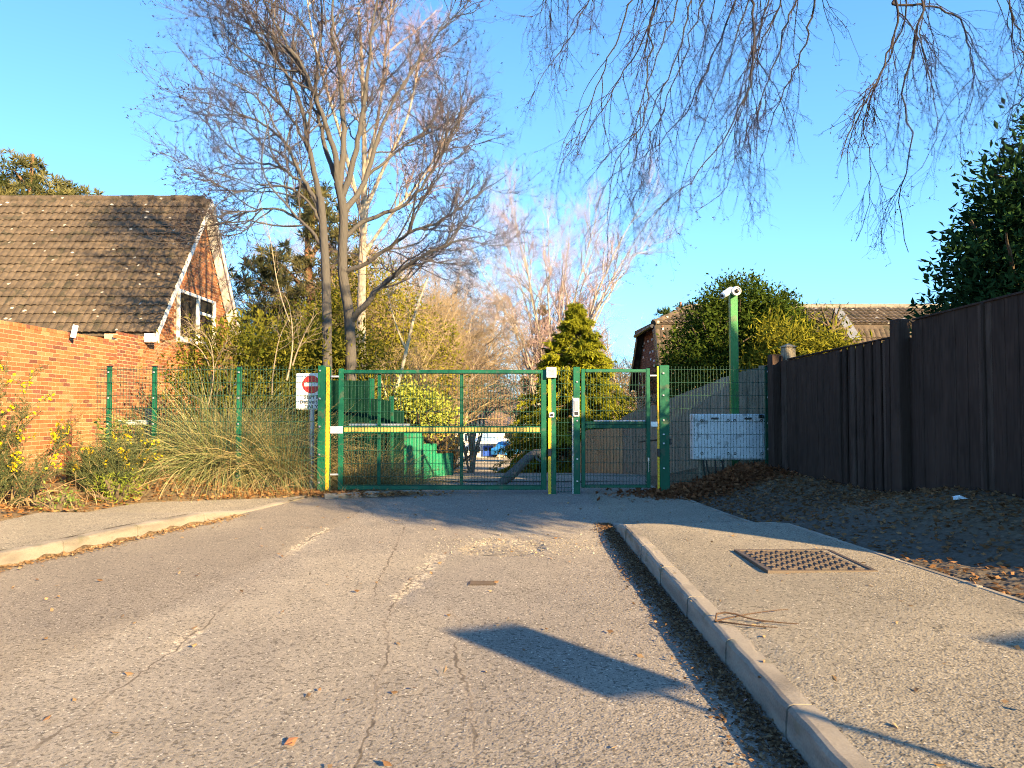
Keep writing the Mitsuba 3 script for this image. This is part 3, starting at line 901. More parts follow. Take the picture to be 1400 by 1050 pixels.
t = thing('gate_post', 'dark green slam post with a small metal intercom box on top and a yellow strip', 'post')
part(t, 'post', mikit.ply(cham(gx(749.5), gx(760), GY - .05, GY + .06, .05, 1.905, .006), 'green_paint'))
taped(t, gx(749.2), gx(753.2), GY - .0565, .82, 1.90)
taped(t, gx(748.9), gx(753), GY - .0565, .115, .70)
part(t, 'lock', mikit.ply(cham(gx(748.6), gx(753.8), GY - .075, GY - .0515, .705, .815, .006), 'black_plastic'))
bx = part(t, 'intercom', mikit.ply(cham(gx(746.5), gx(760.5), GY - .10, GY + .02, 1.908, 2.075, .008), 'galvanised'), label='small metal intercom box on top of the post')
part(bx, 'panel', mikit.ply(cham(gx(750), gx(757.5), GY - .106, GY - .1015, 1.945, 2.04, .002), 'steel'))
bb = part(t, 'push_button', mikit.ply(cham(gx(750.6), gx(757.2), GY - .09, GY - .0585, 1.30, 1.375, .006), 'white_paint'), label='white push button box')
round_button(bb, gx(753.9), GY - .094, 1.338, .022)

t = thing('gate_post', 'green post with a silver card reader beside the pedestrian gate', 'post')
part(t, 'post', mikit.ply(cham(gx(783.5), gx(792.5), GY - .05, GY + .06, .05, ZT + .02, .006), 'green_paint'))
part(t, 'edge_strip', mikit.ply(cham(gx(782.2), gx(783.3), GY - .05, GY + .0, .12, 1.62, .002), 'galvanised'))
cr = part(t, 'card_reader', mikit.ply(cham(gx(783), gx(791.6), GY - .085, GY - .0515, 1.31, 1.60, .008), 'galvanised'), label='silver card reader')
part(cr, 'keypad', mikit.ply(cham(gx(784.6), gx(790), GY - .09, GY - .0855, 1.40, 1.56, .002), 'steel'))
part(cr, 'screen', mikit.ply(cham(gx(784.6), gx(790), GY - .09, GY - .0855, 1.335, 1.385, .002), 'black_plastic'))
for z in (1.85, 1.25, .66, .32):
    part(t, 'clip', mikit.ply(cham(gx(787.4), gx(789.8), GY - .066, GY - .0515, z - .012, z + .012, .003), 'steel'))

t = thing('pedestrian_gate', 'narrow green mesh pedestrian gate in shade between two green posts', 'gate')
PX0, PX1, PZ0, PZ1 = gx(794.5), gx(888.5), .215, 2.05
part(t, 'stile', mikit.ply(cham(PX0, PX0 + .06, GY - .03, GY + .03, PZ0, PZ1, .006), 'green_paint'))
part(t, 'stile', mikit.ply(cham(PX1 - .06, PX1, GY - .03, GY + .03, PZ0, PZ1 + .01, .006), 'green_paint'))
part(t, 'top_rail', mikit.ply(cham(PX0 + .062, PX1 - .062, GY - .028, GY + .028, PZ1 - .05, PZ1 - .002, .005), 'green_paint'))
part(t, 'bottom_rail', mikit.ply(cham(PX0 + .062, PX1 - .062, GY - .028, GY + .028, PZ0 + .002, PZ0 + .05, .005), 'green_paint'))
part(t, 'middle_rail', mikit.ply(cham(PX0 + .062, PX1 - .062, GY - .012, GY + .045, 1.13, 1.235, .006), 'green_paint'))
part(t, 'mesh_panel', mesh_panel(PX0 + .065, PX1 - .065, PZ0 + .04, PZ1 - .03, GY - .026, spike=0))
part(t, 'rail_top', mikit.ply(cham(gx(812), PX1 - .065, GY + .0, GY + .06, 1.237, 1.255, .004), 'galvanised'), label='galvanised bar on the middle rail')
part(t, 'hinge_bracket', mikit.ply(cham(gx(889), gx(900.5), GY - .045, GY - .03, 1.155, 1.235, .004), 'galvanised'), label='galvanised hinge bracket')
part(t, 'hinge', mikit.ply(rod((PX1, GY - .02, 1.945), (gx(899), GY - .02, 1.945), .016), 'galvanised', smooth=40))
lt = part(t, 'latch', mikit.ply(cham(gx(884.2), gx(886.4), GY - .062, GY - .032, .62, .68, .004), 'steel'))
part(lt, 'handle', mikit.ply(rod((gx(885.3), GY - .058, .46), (gx(885.3), GY - .058, .62), .008), 'steel', smooth=40))

t = thing('gate_post', 'thick green hinge post half in sun between the pedestrian gate and the right mesh panel', 'post')
part(t, 'post', mikit.ply(cham(gx(900.8), gx(914), GY - .07, GY + .07, .1, ZT + .045, .006), 'green_paint'))
part(t, 'edge_strip', mikit.ply(cham(gx(898), gx(900.4), GY - .05, GY + .0, .2, ZT + .03, .002), 'reflective_tape'), label='dull yellow strip along the post edge')
part(t, 'lock', mikit.ply(cham(gx(897), gx(900.6), GY - .09, GY - .055, .70, .82, .004), 'black_plastic'))
part(t, 'bracket', mikit.ply(cham(gx(914.3), gx(917), GY - .05, GY - .02, .88, .97, .004), 'black_plastic'))
for z in (1.98, 1.64, 1.26, 1.04, .9, .52):
    part(t, 'clip', mikit.ply(cham(gx(904.5), gx(907), GY - .09, GY - .0715, z - .013, z + .013, .004), 'steel'))

# ------------------------------------------------------------------ no entry sign
SY = 12.12


def sgx(px):
    return (px - 700) / 1050 * SY


def sgz(py):
    return float(at(0, py, SY)[2])


def sheet(x0, x1, y0, y1, z0, z1, r):
    from shapely.geometry import box as sbox
    m = trimesh.creation.extrude_polygon(sbox(x0 + r, z0 + r, x1 - r, z1 - r).buffer(r, 6), y1 - y0, engine='earcut')
    m.apply_transform(trimesh.transformations.rotation_matrix(np.pi / 2, [1, 0, 0]))
    m.apply_translation([0, y1, 0])
    return m


def wall_text(s, h, xc, y, z, maxw=None):
    m = meshkit.text_mesh(s, h, .002, bold=True)
    b = m.bounds
    sx = 1.0 if maxw is None else min(1.0, maxw / (b[1, 0] - b[0, 0]))
    m.apply_scale([sx, 1, 1])
    m.apply_translation([-(m.bounds[0, 0] + m.bounds[1, 0]) / 2, 0, 0])
    m.apply_transform(trimesh.transformations.rotation_matrix(np.pi / 2, [1, 0, 0]))
    m.apply_translation([xc, y, z])
    return m


t = thing('no_entry_sign', 'white no entry sign with a red disc on a grey pole behind the mesh', 'sign')
plate = part(t, 'plate', mikit.ply(sheet(sgx(405), sgx(446), SY, SY + .004, sgz(559.5), sgz(510), .02), 'sign_white'), label='white sign plate')
m = trimesh.creation.cylinder(sgx(12.2) - sgx(0), .003, sections=48)
m.apply_transform(trimesh.transformations.rotation_matrix(np.pi / 2, [1, 0, 0]))
m.apply_translation([sgx(425.6), SY - .003, sgz(525.5)])
disc = part(plate, 'disc', mikit.ply(m, 'sign_red'), label='red disc with a white bar')
mb = MB().box(sgx(416.2), sgx(435), SY - .0075, SY - .0048, sgz(528), sgz(523.2))
part(plate, 'bar', mikit.ply((mb.v[0], mb.f[0]), 'sign_white'))
for s, py in (('Staff &', 545.2), ('Deliveries', 551.8), ('ONLY', 558.4)):
    part(plate, 'lettering', mikit.ply(wall_text(s, .056, sgx(425.8), SY - .0005, sgz(py)), 'sign_black'), label=f'black lettering reading {s}')
part(t, 'pole', mikit.ply(rod((sgx(425.8), SY + .04, -.1), (sgx(425.8), SY + .04, sgz(514)), .036), 'galvanised', smooth=40), label='grey steel pole')

# ------------------------------------------------------------------ camera pole
CY = 12.45


def cgx(px):
    return (px - 700) / 1050 * CY


t = thing('camera_pole', 'tall bright green square pole rising above the mesh fence and carrying two cameras', 'pole')
part(t, 'post', mikit.ply(cham(cgx(998.5), cgx(1008.8), CY - .06, CY + .06, .1, float(at(0, 393, CY)[2]), .006), 'pole_paint'))
part(t, 'base_plate', mikit.ply(cham(cgx(994), cgx(1013), CY - .13, CY + .13, .33, .36, .004), 'pole_paint'))


def bullet(label, p, d, L, r):
    c = thing('security_camera', label, 'camera')
    d = unit(np.array(d, float))
    p = np.array(p, float)
    m = trimesh.creation.revolve(np.array([[0, 0], [r * .8, 0], [r, .02], [r, L * .75], [r * .92, L], [r * .80, L], [r * .80, L - .015], [0, L - .015]]), sections=28)
    m.apply_transform(frame_of(p, p + d))
    part(c, 'body', mikit.ply(m, 'white_paint', smooth=35))
    m = trimesh.creation.revolve(np.array([[0, L - .012], [r * .45, L - .012], [r * .45, L + .004], [r * .3, L + .012], [0, L + .014]]), sections=24)
    m.apply_transform(frame_of(p, p + d))
    part(c, 'lens', mikit.ply(m, 'black_plastic', smooth=35))
    return c


zc = float(at(0, 402, CY)[2])
c = bullet('white bullet camera pointing down to the left from the top of the green pole', (cgx(999), CY - .13, zc + .06), (-.78, -.35, -.52), .24, .052)
part(c, 'bracket', mikit.ply(rod((cgx(1001), CY - .062, zc + .03), (cgx(999.5), CY - .14, zc + .05), .022), 'white_paint', smooth=40))
c = bullet('white round faced camera looking straight ahead from the top of the green pole', (cgx(1004.5), CY - .08, zc + .035), (-.12, -1, -.14), .17, .075)
part(c, 'bracket', mikit.ply(rod((cgx(1004), CY - .03, zc + .03), (cgx(1004.4), CY - .09, zc + .035), .05), 'white_paint', smooth=40))

# ------------------------------------------------------------------ white cabinet behind the mesh
BY = 12.15


def bgx(px):
    return (px - 700) / 1050 * BY


bz0, bz1 = float(at(0, 628.5, BY)[2]), float(at(0, 566, BY)[2])
t = thing('cabinet', 'pale double door equipment cabinet on legs behind the right mesh panel', 'cabinet')
part(t, 'body', mikit.ply(cham(bgx(947.5), bgx(1046), BY, BY + .25, bz0, bz1, .01), 'cabinet_paint'))
for a, b in ((955, 998), (1000, 1043.5)):
    d = part(t, 'door', mikit.ply(cham(bgx(a), bgx(b), BY - .02, BY - .001, bz0 + .02, bz1 - .03, .006), 'cabinet_paint'), label='pale cabinet door')
    for px in (a + 3.5, b - 3.5):
        for z in (bz0 + .10, bz1 - .10):
            m = trimesh.creation.torus(.017, .005, major_sections=16, minor_sections=8)
            m.apply_transform(trimesh.transformations.rotation_matrix(np.pi / 2, [1, 0, 0]))
            m.apply_translation([bgx(px), BY - .028, z])
            part(d, 'latch', mikit.ply(m, 'black_plastic', smooth=40))
    part(d, 'hasp', mikit.ply(cham(bgx((a + b) / 2 - 5), bgx((a + b) / 2 + 5), BY - .04, BY - .021, bz1 - .085, bz1 - .055, .005), 'black_plastic'))
part(t, 'lifting_eye', mikit.ply(cham(bgx(1036), bgx(1043), BY - .05, BY - .01, bz1 - .065, bz1 - .005, .01), 'black_plastic'))
for px in (960, 1000, 1034):
    part(t, 'leg', mikit.ply(cham(bgx(px) - .03, bgx(px) + .03, BY + .1, BY + .16, .2, bz0 - .002, .005), 'grey_timber'))
for i, px in enumerate((962, 966, 978, 984, 990, 1012, 1030, 1036)):
    g = rng(i)
    a = np.array([bgx(px), BY + .06, bz0 + .02])
    part(t, 'cable', MB().tube(polyline([a, a + [g.normal() * .03, -.02, -.14], a + [.05 + g.normal() * .06, .0, -.34]], 7), .013, 7, (.02, .02, .02)).done('satin', True), label=None)

# ------------------------------------------------------------------ timber fences
t = thing('timber_fence', 'tall dark brown boarded fence along the right side, stepping up towards the camera', 'fence')
g = rng(77)


def brown(Y0, Y1, zt, zb, w, alt, seed):
    g = rng(seed)
    n = int(round((Y0 - Y1) / w))
    ys = np.linspace(Y0, Y1, n + 1)
    for i in range(n):
        a, b = ys[i], ys[i + 1]
        d = (.0 if i % 2 else alt) + g.normal() * .002
        pa, pb = (float(fence_x(a)) - d, a), (float(fence_x(b)) - d, b - .012 if alt < .012 else b + .01)
        za, zb_ = zt(a) + g.normal() * .004, zb(a)
        q = np.array([[x + o, y, z] for o in (0, .02) for (x, y), z in ((pa, zb_), (pb, zb_), (pb, zt(b)), (pa, za))])
        part(t, 'board', mikit.ply(trimesh.convex.convex_hull(q), 'faded_timber' if g.uniform() < .3 else 'stained_timber'))


zt1 = lambda y: np.interp(y, [9.07, 11.1], [2.27, 2.14])
zt2 = lambda y: np.interp(y, [3.0, 7.39, 8.84], [2.86, 2.57, 2.43])
zb = lambda y: np.interp(y, [3, 7.39, 9.07, 11.4], [.66, .56, .42, .40])
brown(11.36, 10.05, zt1, zb, .115, .004, 1)
brown(9.98, 9.05, zt1, zb, .075, .022, 2)
brown(8.80, 3.1, zt2, zb, .15, .003, 3)
for a, b, q in ((11.36, 9.03, zt1), (8.82, 3.1, zt2), (9.12, 8.72, zt1)):      # the layer of boards behind
    for y in np.arange(b, a - .01, .3):
        y1 = min(y + .298, a)
        h = trimesh.convex.convex_hull(np.array([[float(fence_x(yy)) + o, yy, z] for o in (.021, .034) for yy, z in ((y, zb(y)), (y1, zb(y1)), (y1, q(y1) - .02), (y, q(y) - .02))]))
        part(t, 'backing_board', mikit.ply(h, 'stained_timber'))
for k in range(8):
    a, b = np.array([3.99, 11.36]) + np.array([.27, .98]) * k / 8, np.array([3.99, 11.36]) + np.array([.27, .98]) * (k + 1.02) / 8
    h = trimesh.convex.convex_hull(np.array([[p[0] + o, p[1], z] for o in (0, .02) for p in (a, b) for z in (.3, 2.22)]))
    part(t, 'board', mikit.ply(h, 'stained_timber'))
for y, zz, w, m_, lab in ((11.45, 2.24, .16, 'stained_timber', 'stout end post of the fence'), (10.02, 2.18, .09, 'stained_timber', None), (8.93, 2.47, .17, 'stained_timber', 'tall thick post where the fence steps up'),
                          (7.82, 2.52, .05, 'stained_timber', None), (6.0, 2.62, .12, 'stained_timber', None), (3.05, 2.9, .14, 'stained_timber', None)):
    x = float(fence_x(y)) - (.045 if w > .1 else .02)
    M = trimesh.transformations.translation_matrix([x, y, 0]) @ trimesh.transformations.rotation_matrix(math.atan(.239), [0, 0, 1])
    m = cham(-w / 2, w / 2, -w / 2, w / 2, .1, zz, .012)
    m.apply_transform(M)
    part(t, 'post', mikit.ply(m, m_), label=lab)
for a, b in ((11.35, 9.05), (8.8, 3.1)):
    for hz in (.25, .95, 1.6):
        pa, pb = (float(fence_x(a)) + .05, a, zb(a) + hz), (float(fence_x(b)) + .05, b, zb(b) + hz)
        part(t, 'rail', mikit.ply(bar(pa, pb, .05, .08), 'stained_timber'))
    part(t, 'gravel_board', mikit.ply(bar((float(fence_x(a)) - .012 - .008, a, zb(a) - .06), (float(fence_x(b)) - .02, b, zb(b) - .06), .03, .16), 'stained_timber'), label='low board along the foot of the fence')
for q in (zt1, zt2):
    a, b = (11.18, 9.06) if q is zt1 else (8.78, 3.12)
    part(t, 'capping', mikit.ply(bar((float(fence_x(a)) + .004, a, q(a) + .014), (float(fence_x(b)) + .004, b, q(b) + .014), .055, .022), 'stained_timber'))
part(t, 'trim', mikit.ply(bar((float(fence_x(10.95)) - .03, 10.95, .40), (float(fence_x(10.2)) - .03, 10.2, .37), .03, .09), 'fresh_timber'), label='pale offcut at the foot of the fence')
t = thing('timber_post', 'weathered square timber post top showing pale behind the end of the brown fence', 'post')
m = cham(-.085, .085, -.085, .085, .2, 2.36, .012)
m.apply_transform(trimesh.transformations.translation_matrix([4.165, 11.56, 0]) @ trimesh.transformations.rotation_matrix(.2, [0, 0, 1]))
part(t, 'shaft', mikit.ply(m, 'grey_timber'))
m = trimesh.convex.convex_hull(np.array([[-.1, -.1, 2.362], [.1, -.1, 2.362], [.1, .1, 2.362], [-.1, .1, 2.362], [0, 0, 2.42]]))
m.apply_transform(trimesh.transformations.translation_matrix([4.165, 11.56, 0]) @ trimesh.transformations.rotation_matrix(.2, [0, 0, 1]))
part(t, 'cap', mikit.ply(m, 'grey_timber'))

t = thing('timber_fence', 'weathered grey boarded fence curving downhill beside the drive behind the gates', 'fence')
FP = polyline([(4.25, 12.35), (3.72, 13.1), (3.52, 15), (3.36, 17.5), (3.12, 23), (2.62, 28), (2.35, 36), (2.0, 42), (.6, 49)], 400)
FZT = PchipInterpolator([12.35, 13.1, 15, 17.5, 22.8, 23, 28, 28.3, 42, 49], [2.16, 2.0, 1.80, 1.57, 1.05, .95, .56, .30, -.65, -1.1])
s = np.concatenate([[0], np.cumsum(np.linalg.norm(np.diff(FP, axis=0), axis=1))])
W = .105
rest = MB()
for k in range(int(s[-1] / W)):
    a = np.array([np.interp(k * W, s, FP[:, i]) for i in (0, 1)])
    b = np.array([np.interp(k * W + W * .97, s, FP[:, i]) for i in (0, 1)])
    nrm = np.array([-(b - a)[1], (b - a)[0]]) / np.linalg.norm(b - a)
    z1 = float(FZT(a[1])) + g.normal() * .006
    z0 = float(BASE(a[1])) + (.26 if a[1] < 15 else .1) - .1
    o = nrm * (.012 * (k % 2))
    q = np.array([[p[0] + o[0] + e * nrm[0], p[1] + o[1] + e * nrm[1], z] for e in (0, -.018) for p, z in ((a, z0), (b, z0), (b, z1), (a, z1))])
    h = trimesh.convex.convex_hull(q)
    if a[1] < 22:
        part(t, 'board', mikit.ply(h, 'grey_timber'))
    else:
        rest.mesh(h)
part(t, 'far_boards', mikit.ply((np.vstack(rest.v), np.vstack(rest.f)), 'fresh_timber'), label='paler newer boards of the far stretch', kind='stuff')
for k in range(0, int(s[-1] / 1.83)):
    a = np.array([np.interp(k * 1.83, s, FP[:, i]) for i in (0, 1)])
    part(t, 'post', mikit.ply(cham(a[0] + .03, a[0] + .13, a[1] - .05, a[1] + .05, float(BASE(a[1])) - .3, float(FZT(a[1])) + .02, .008), 'grey_timber'))

# ------------------------------------------------------------------ green sheet fence left of the drive


def corrugated(a, b, z0, z1a, z1b, per=.13, amp=.018):
    """A corrugated sheet between two plan points with a sloping top."""
    a, b = np.array(a, float), np.array(b, float)
    L = np.linalg.norm(b - a)
    n = max(8, int(L / per * 8))
    u = np.linspace(0, 1, n)
    nr = np.array([-(b - a)[1], (b - a)[0]]) / L
    off = amp * np.clip(1.6 * np.sin(u * L / per * 2 * np.pi), -1, 1)
    out = []
    for e in (0, .006):
        P = a + (b - a) * u[:, None] + nr * (off + e)[:, None]
        out += [np.column_stack([P, np.full(n, z0)]), np.column_stack([P, z1a + (z1b - z1a) * u])]
    v = np.vstack(out)
    i = np.arange(n - 1)
    q = lambda r, s: np.stack([i + r * n, i + 1 + r * n, i + 1 + s * n, i + s * n], 1)  # noqa: E731
    return v, np.vstack([q(0, 1), q(3, 2), q(1, 3)])


t = thing('sheet_fence', 'green corrugated sheet fence stepping down along the left of the drive behind the vehicle gate', 'fence')
for a, b, z0, za, zb_, mat in (((-3.15, 13.3), (-2.50, 13.5), 0, 1.93, 1.93, 'shade_painted_sheet'), ((-2.47, 13.55), (-2.18, 13.75), 0, 1.62, 1.58, 'shade_painted_sheet'), ((-2.16, 13.8), (-1.95, 14.0), 0, 1.42, 1.40, 'shade_painted_sheet'),
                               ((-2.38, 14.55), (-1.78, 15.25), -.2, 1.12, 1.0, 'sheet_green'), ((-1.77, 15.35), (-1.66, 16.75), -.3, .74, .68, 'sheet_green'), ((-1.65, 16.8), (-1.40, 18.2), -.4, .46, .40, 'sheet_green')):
    part(t, 'sheet', mikit.ply(corrugated(a, b, z0, za, zb_), mat, smooth=50), label='green sheet with shade painted into its near black colour' if mat == 'shade_painted_sheet' else None)
for x, y, z in ((-2.49, 13.56, 1.97), (-2.17, 13.78, 1.66), (-1.80, 15.22, .9), (-1.70, 16.74, .64)):
    part(t, 'post', mikit.ply(cham(x - .04, x + .04, y + .02, y + .10, -.5, z, .006), 'green_paint'))

# ------------------------------------------------------------------ trees and shrubs
GREY_BARK, PALE_BARK, TAN, PINK, DARK = (.082, .075, .068), (.36, .31, .24), (.24, .18, .105), (.27, .175, .16), (.045, .034, .034)


def bare_branches(g, limbs, radii, spec, cols, wood='bark'):
    """Boughs, then every level of spec = (children per branch, length, radius, steps, wobble, rise, angles, sides). Returns (limb mesh, [(level mesh)], last points)."""
    K = limbs.shape[1]
    mb = MB()
    v, f = tubes(limbs, radii, 8)
    mb.add(v, f, np.repeat(lerp_c(g, len(limbs), np.array(cols[0]) * .85, np.array(cols[0]) * 1.15), K * 8, 0))
    pts, rad, out = limbs, radii, []
    for lv, (m, L, r, k, wob, up, ang, sides, t0) in enumerate(spec):
        p, d, tt, par = spawn(g, pts, m, t0, 1.0, ang)
        ln = L * g.uniform(.55, 1.25, len(p)) * (1.15 - .55 * tt)
        q = walk(g, p, d, ln, k, wob, up)
        idx = np.minimum((tt * (rad.shape[1] - 1)).astype(int), rad.shape[1] - 1)
        r0 = np.minimum(r * g.uniform(.7, 1.2, len(p)), rad[par, idx] * .8)
        rr = r0[:, None] * np.linspace(1, .45, k + 1)[None]
        v, f = tubes(q, rr, sides)
        c = np.repeat(lerp_c(g, len(p), np.array(cols[min(lv + 1, len(cols) - 1)]) * .75, np.array(cols[min(lv + 1, len(cols) - 1)]) * 1.25), (k + 1) * sides, 0)
        out.append((v, f, c))
        pts, rad = q, rr
    return mb, out, pts


def put_tree(t, mb, levels, tips=None, n_branch=1):
    part(t, 'trunk', mb.done('bark', True))
    a, b = MB(), MB()
    for i, l in enumerate(levels):
        (a if i < n_branch else b).add(*l)
    part(t, 'branches', a.done('bark', True), kind='stuff')
    if tips:
        b.add(*tips)
    if b.n:
        part(t, 'twigs', b.done('matte'), kind='stuff')


def limb(pxs, Ys, K, r0, r1, power=.8):
    p = polyline([at(x, y, Y) for (x, y), Y in zip(pxs, np.linspace(Ys[0], Ys[1], len(pxs)))], K)
    return p, r0 + (r1 - r0) * np.linspace(0, 1, K) ** power


def buds(g, pts, n, size, col):
    i = g.integers(0, len(pts), n)
    j = g.integers(1, pts.shape[1], n)
    return leaves(g, pts[i, j], size, lerp_c(g, n, np.array(col) * .7, np.array(col) * 1.3), .35, droop=.3)


# --- the big many stemmed tree left of the gate
t = thing('bare_tree', 'big leafless many stemmed grey tree rising past the top edge left of the gate', 'tree')
g = rng(101)
LB = [([(480, 540), (478, 440), (468, 360), (470, 300), (462, 250)], (14.6, 14.6), .115, .08),
      ([(447, 540), (447, 430), (443, 330), (438, 270)], (14.2, 14.2), .10, .072),
      ([(462, 250), (455, 200), (438, 150), (415, 95), (380, 40), (345, -40)], (14.6, 13.9), .075, .012),
      ([(464, 255), (470, 190), (466, 110), (455, 30), (462, -70)], (14.6, 14.9), .085, .012),
      ([(468, 268), (488, 200), (500, 130), (508, 50), (530, -60)], (14.6, 14.3), .08, .012),
      ([(470, 290), (500, 245), (518, 185), (540, 135), (590, 60), (615, 20)], (14.6, 15.6), .075, .010),
      ([(438, 275), (425, 215), (410, 140), (385, 90), (330, 20), (295, -20)], (14.2, 14.6), .07, .010),
      ([(438, 285), (412, 240), (385, 190), (340, 160), (272, 140)], (14.2, 14.4), .055, .008),
      ([(441, 300), (402, 242), (352, 222), (285, 235)], (14.2, 14.6), .05, .007),
      ([(443, 345), (410, 300), (370, 285), (310, 300), (282, 330)], (14.2, 14.5), .045, .007),
      ([(479, 440), (505, 410), (535, 378), (570, 355), (620, 332), (665, 322)], (14.6, 13.6), .085, .010),
      ([(474, 372), (515, 350), (555, 322), (605, 300), (650, 268), (692, 240)], (14.6, 13.9), .06, .008),
      ([(471, 325), (505, 300), (548, 282), (580, 250), (612, 195), (636, 140)], (14.6, 15.2), .06, .008),
      ([(462, 250), (440, 180), (432, 110), (440, 40), (430, -60)], (14.6, 15.4), .06, .01),
      ([(440, 310), (415, 270), (385, 255), (330, 262), (285, 290)], (14.2, 14.0), .035, .006), ([(425, 215), (390, 150), (350, 110), (300, 70)], (15.0, 14.2), .04, .006), ([(420, 120), (385, 60), (320, 30), (300, 5)], (14.3, 13.8), .035, .006),
      ([(500, 245), (545, 205), (580, 180), (625, 100)], (15.0, 15.8), .04, .006)]
lp = [limb(a, b, 26, c, d) for a, b, c, d in LB]
L3, R3 = np.stack([a for a, _ in lp]), np.stack([b for _, b in lp])
L3[2:, 1:-1] += g.normal(size=(len(L3) - 2, 24, 3)) * .011
R3[2:] *= .85
mb, lv, tip = bare_branches(g, L3[2:], R3[2:], [(13, 1.9, .018, 11, .15, .06, (.45, .95), 5, .2), (9, .85, .0078, 7, .17, .05, (.4, 1.0), 4, .2), (4, .42, .0050, 4, .2, .06, (.4, .9), 3, .25)], [GREY_BARK, (.085, .075, .072), (.07, .06, .06), (.07, .057, .06)])
v, f = tubes(L3[:2], R3[:2], 10)
mb.add(v, f, np.broadcast_to(GREY_BARK, v.shape))
put_tree(t, mb, lv, buds(g, tip, 9000, .06, (.03, .02, .018)), 2)


def fork_tree(label, base, height, spread, stems, seed, cols, spec, lean=0, group=None, name='bare_tree', r=.09, tips=None, fan=.25):
    """A leafless tree whose stems fan out from one foot."""
    g = rng(seed)
    t = thing(name, label, 'tree', group)
    base = np.array(base, float)
    limbs, radii = [], []
    for i in range(stems):
        a = 2 * np.pi * (i + g.uniform(-.3, .3)) / stems
        out = g.uniform(.35, 1.0) * spread
        top = base + [math.cos(a) * out + lean, math.sin(a) * out * .8, height * g.uniform(.72, 1.0) - .25 * out]
        mid = base + (top - base) * .45 + [-(math.cos(a) * out) * fan, -(math.sin(a) * out) * fan, .06 * height]
        pts = polyline([base + [g.normal() * .06, g.normal() * .06, -.3], base + (mid - base) * .4 + g.normal(size=3) * .08, mid, top], 18)
        pts[2:-1] += g.normal(size=(15, 3)) * .035
        limbs.append(pts)
        radii.append(r * g.uniform(.6, 1.0) * np.linspace(1, .1, 18))
    mb, lv, tip = bare_branches(g, np.stack(limbs), np.stack(radii), spec, cols)
    put_tree(t, mb, lv, buds(g, tip, *tips) if tips else None)
    return t


# upright pinkish tree in the middle, pale birch stems, tan trees beyond
SP = lambda a, b, c, L: [(a, L, .028, 7, .10, .10, (.3, .75), 4, .2), (b, L * .5, .012, 5, .15, .10, (.3, .8), 3, .2), (c, L * .28, .008, 3, .18, .1, (.3, .8), 3, .2)]  # noqa: E731
SPF = lambda a, b, c, L: [(a, L, .040, 9, .10, .05, (.35, .8), 4, .25), (b, L * .52, .016, 6, .14, .05, (.35, .85), 3, .15), (c, L * .28, .010, 3, .16, .05, (.3, .8), 3, .15)]  # noqa: E731
fork_tree('broad upright leafless tree with pale pinkish twigs behind the middle of the gate', (2.1, 40, -1.9), 16.6, 6.2, 15, 7, [(.40, .35, .27), (.36, .30, .24), (.31, .235, .215), (.33, .235, .23)], SPF(10, 8, 5, 3.3), r=.13, fan=.12)


def dup(root, label, loc, deg=0, scale=1.0):
    """A copy of a thing with copies of its parts, turned and scaled about its foot at the origin."""
    t = thing('bare_tree', label, 'tree')
    m = T().translate([float(q) for q in loc]).rotate([0, 0, 1], deg).scale(scale)
    for k in [k for k in scene if k.startswith(root + '__')]:
        scene[t + k[len(root):]] = {**scene[k], 'to_world': m}
        if k in labels:
            labels[t + k[len(root):]] = dict(labels[k])


t = thing('birch_tree', 'pale barked birch standing just behind the big many stemmed tree', 'tree')
g = rng(33)
LB = [([(494, 530), (494, 420), (496, 330), (498, 240), (496, 120), (490, 10)], (18, 18), .13, .03), ([(496, 300), (486, 262), (470, 200), (430, 60), (415, -40)], (18, 17.5), .06, .012),
      ([(498, 290), (520, 240), (560, 150), (575, 60)], (18, 18.6), .06, .012), ([(498, 240), (520, 140), (530, 40), (545, -40)], (18, 17.6), .05, .012), ([(497, 350), (530, 300), (580, 240), (625, 150)], (18, 18.5), .05, .01)]
lp = [limb(a, b, 24, c, d) for a, b, c, d in LB]
mb, lv, tip = bare_branches(g, np.stack([a for a, _ in lp]), np.stack([b for _, b in lp]), [(15, 1.9, .02, 8, .14, .05, (.4, .9), 4, .3), (9, .9, .008, 5, .2, .0, (.4, .9), 3, .2), (4, .4, .0055, 3, .2, 0, (.4, .9), 3, .2)], [PALE_BARK, (.34, .25, .2), (.27, .18, .16), (.26, .17, .16)])
put_tree(t, mb, lv)
def footed(root, x, y, deg=0, scale=1.0):
    """Moves a thing that was built at the origin to its place."""
    for k in [k for k in scene if k.startswith(root + '__')]:
        scene[k]['to_world'] = T().translate([float(x), float(y), float(land(x, y)) - .1]).rotate([0, 0, 1], deg).scale(scale)


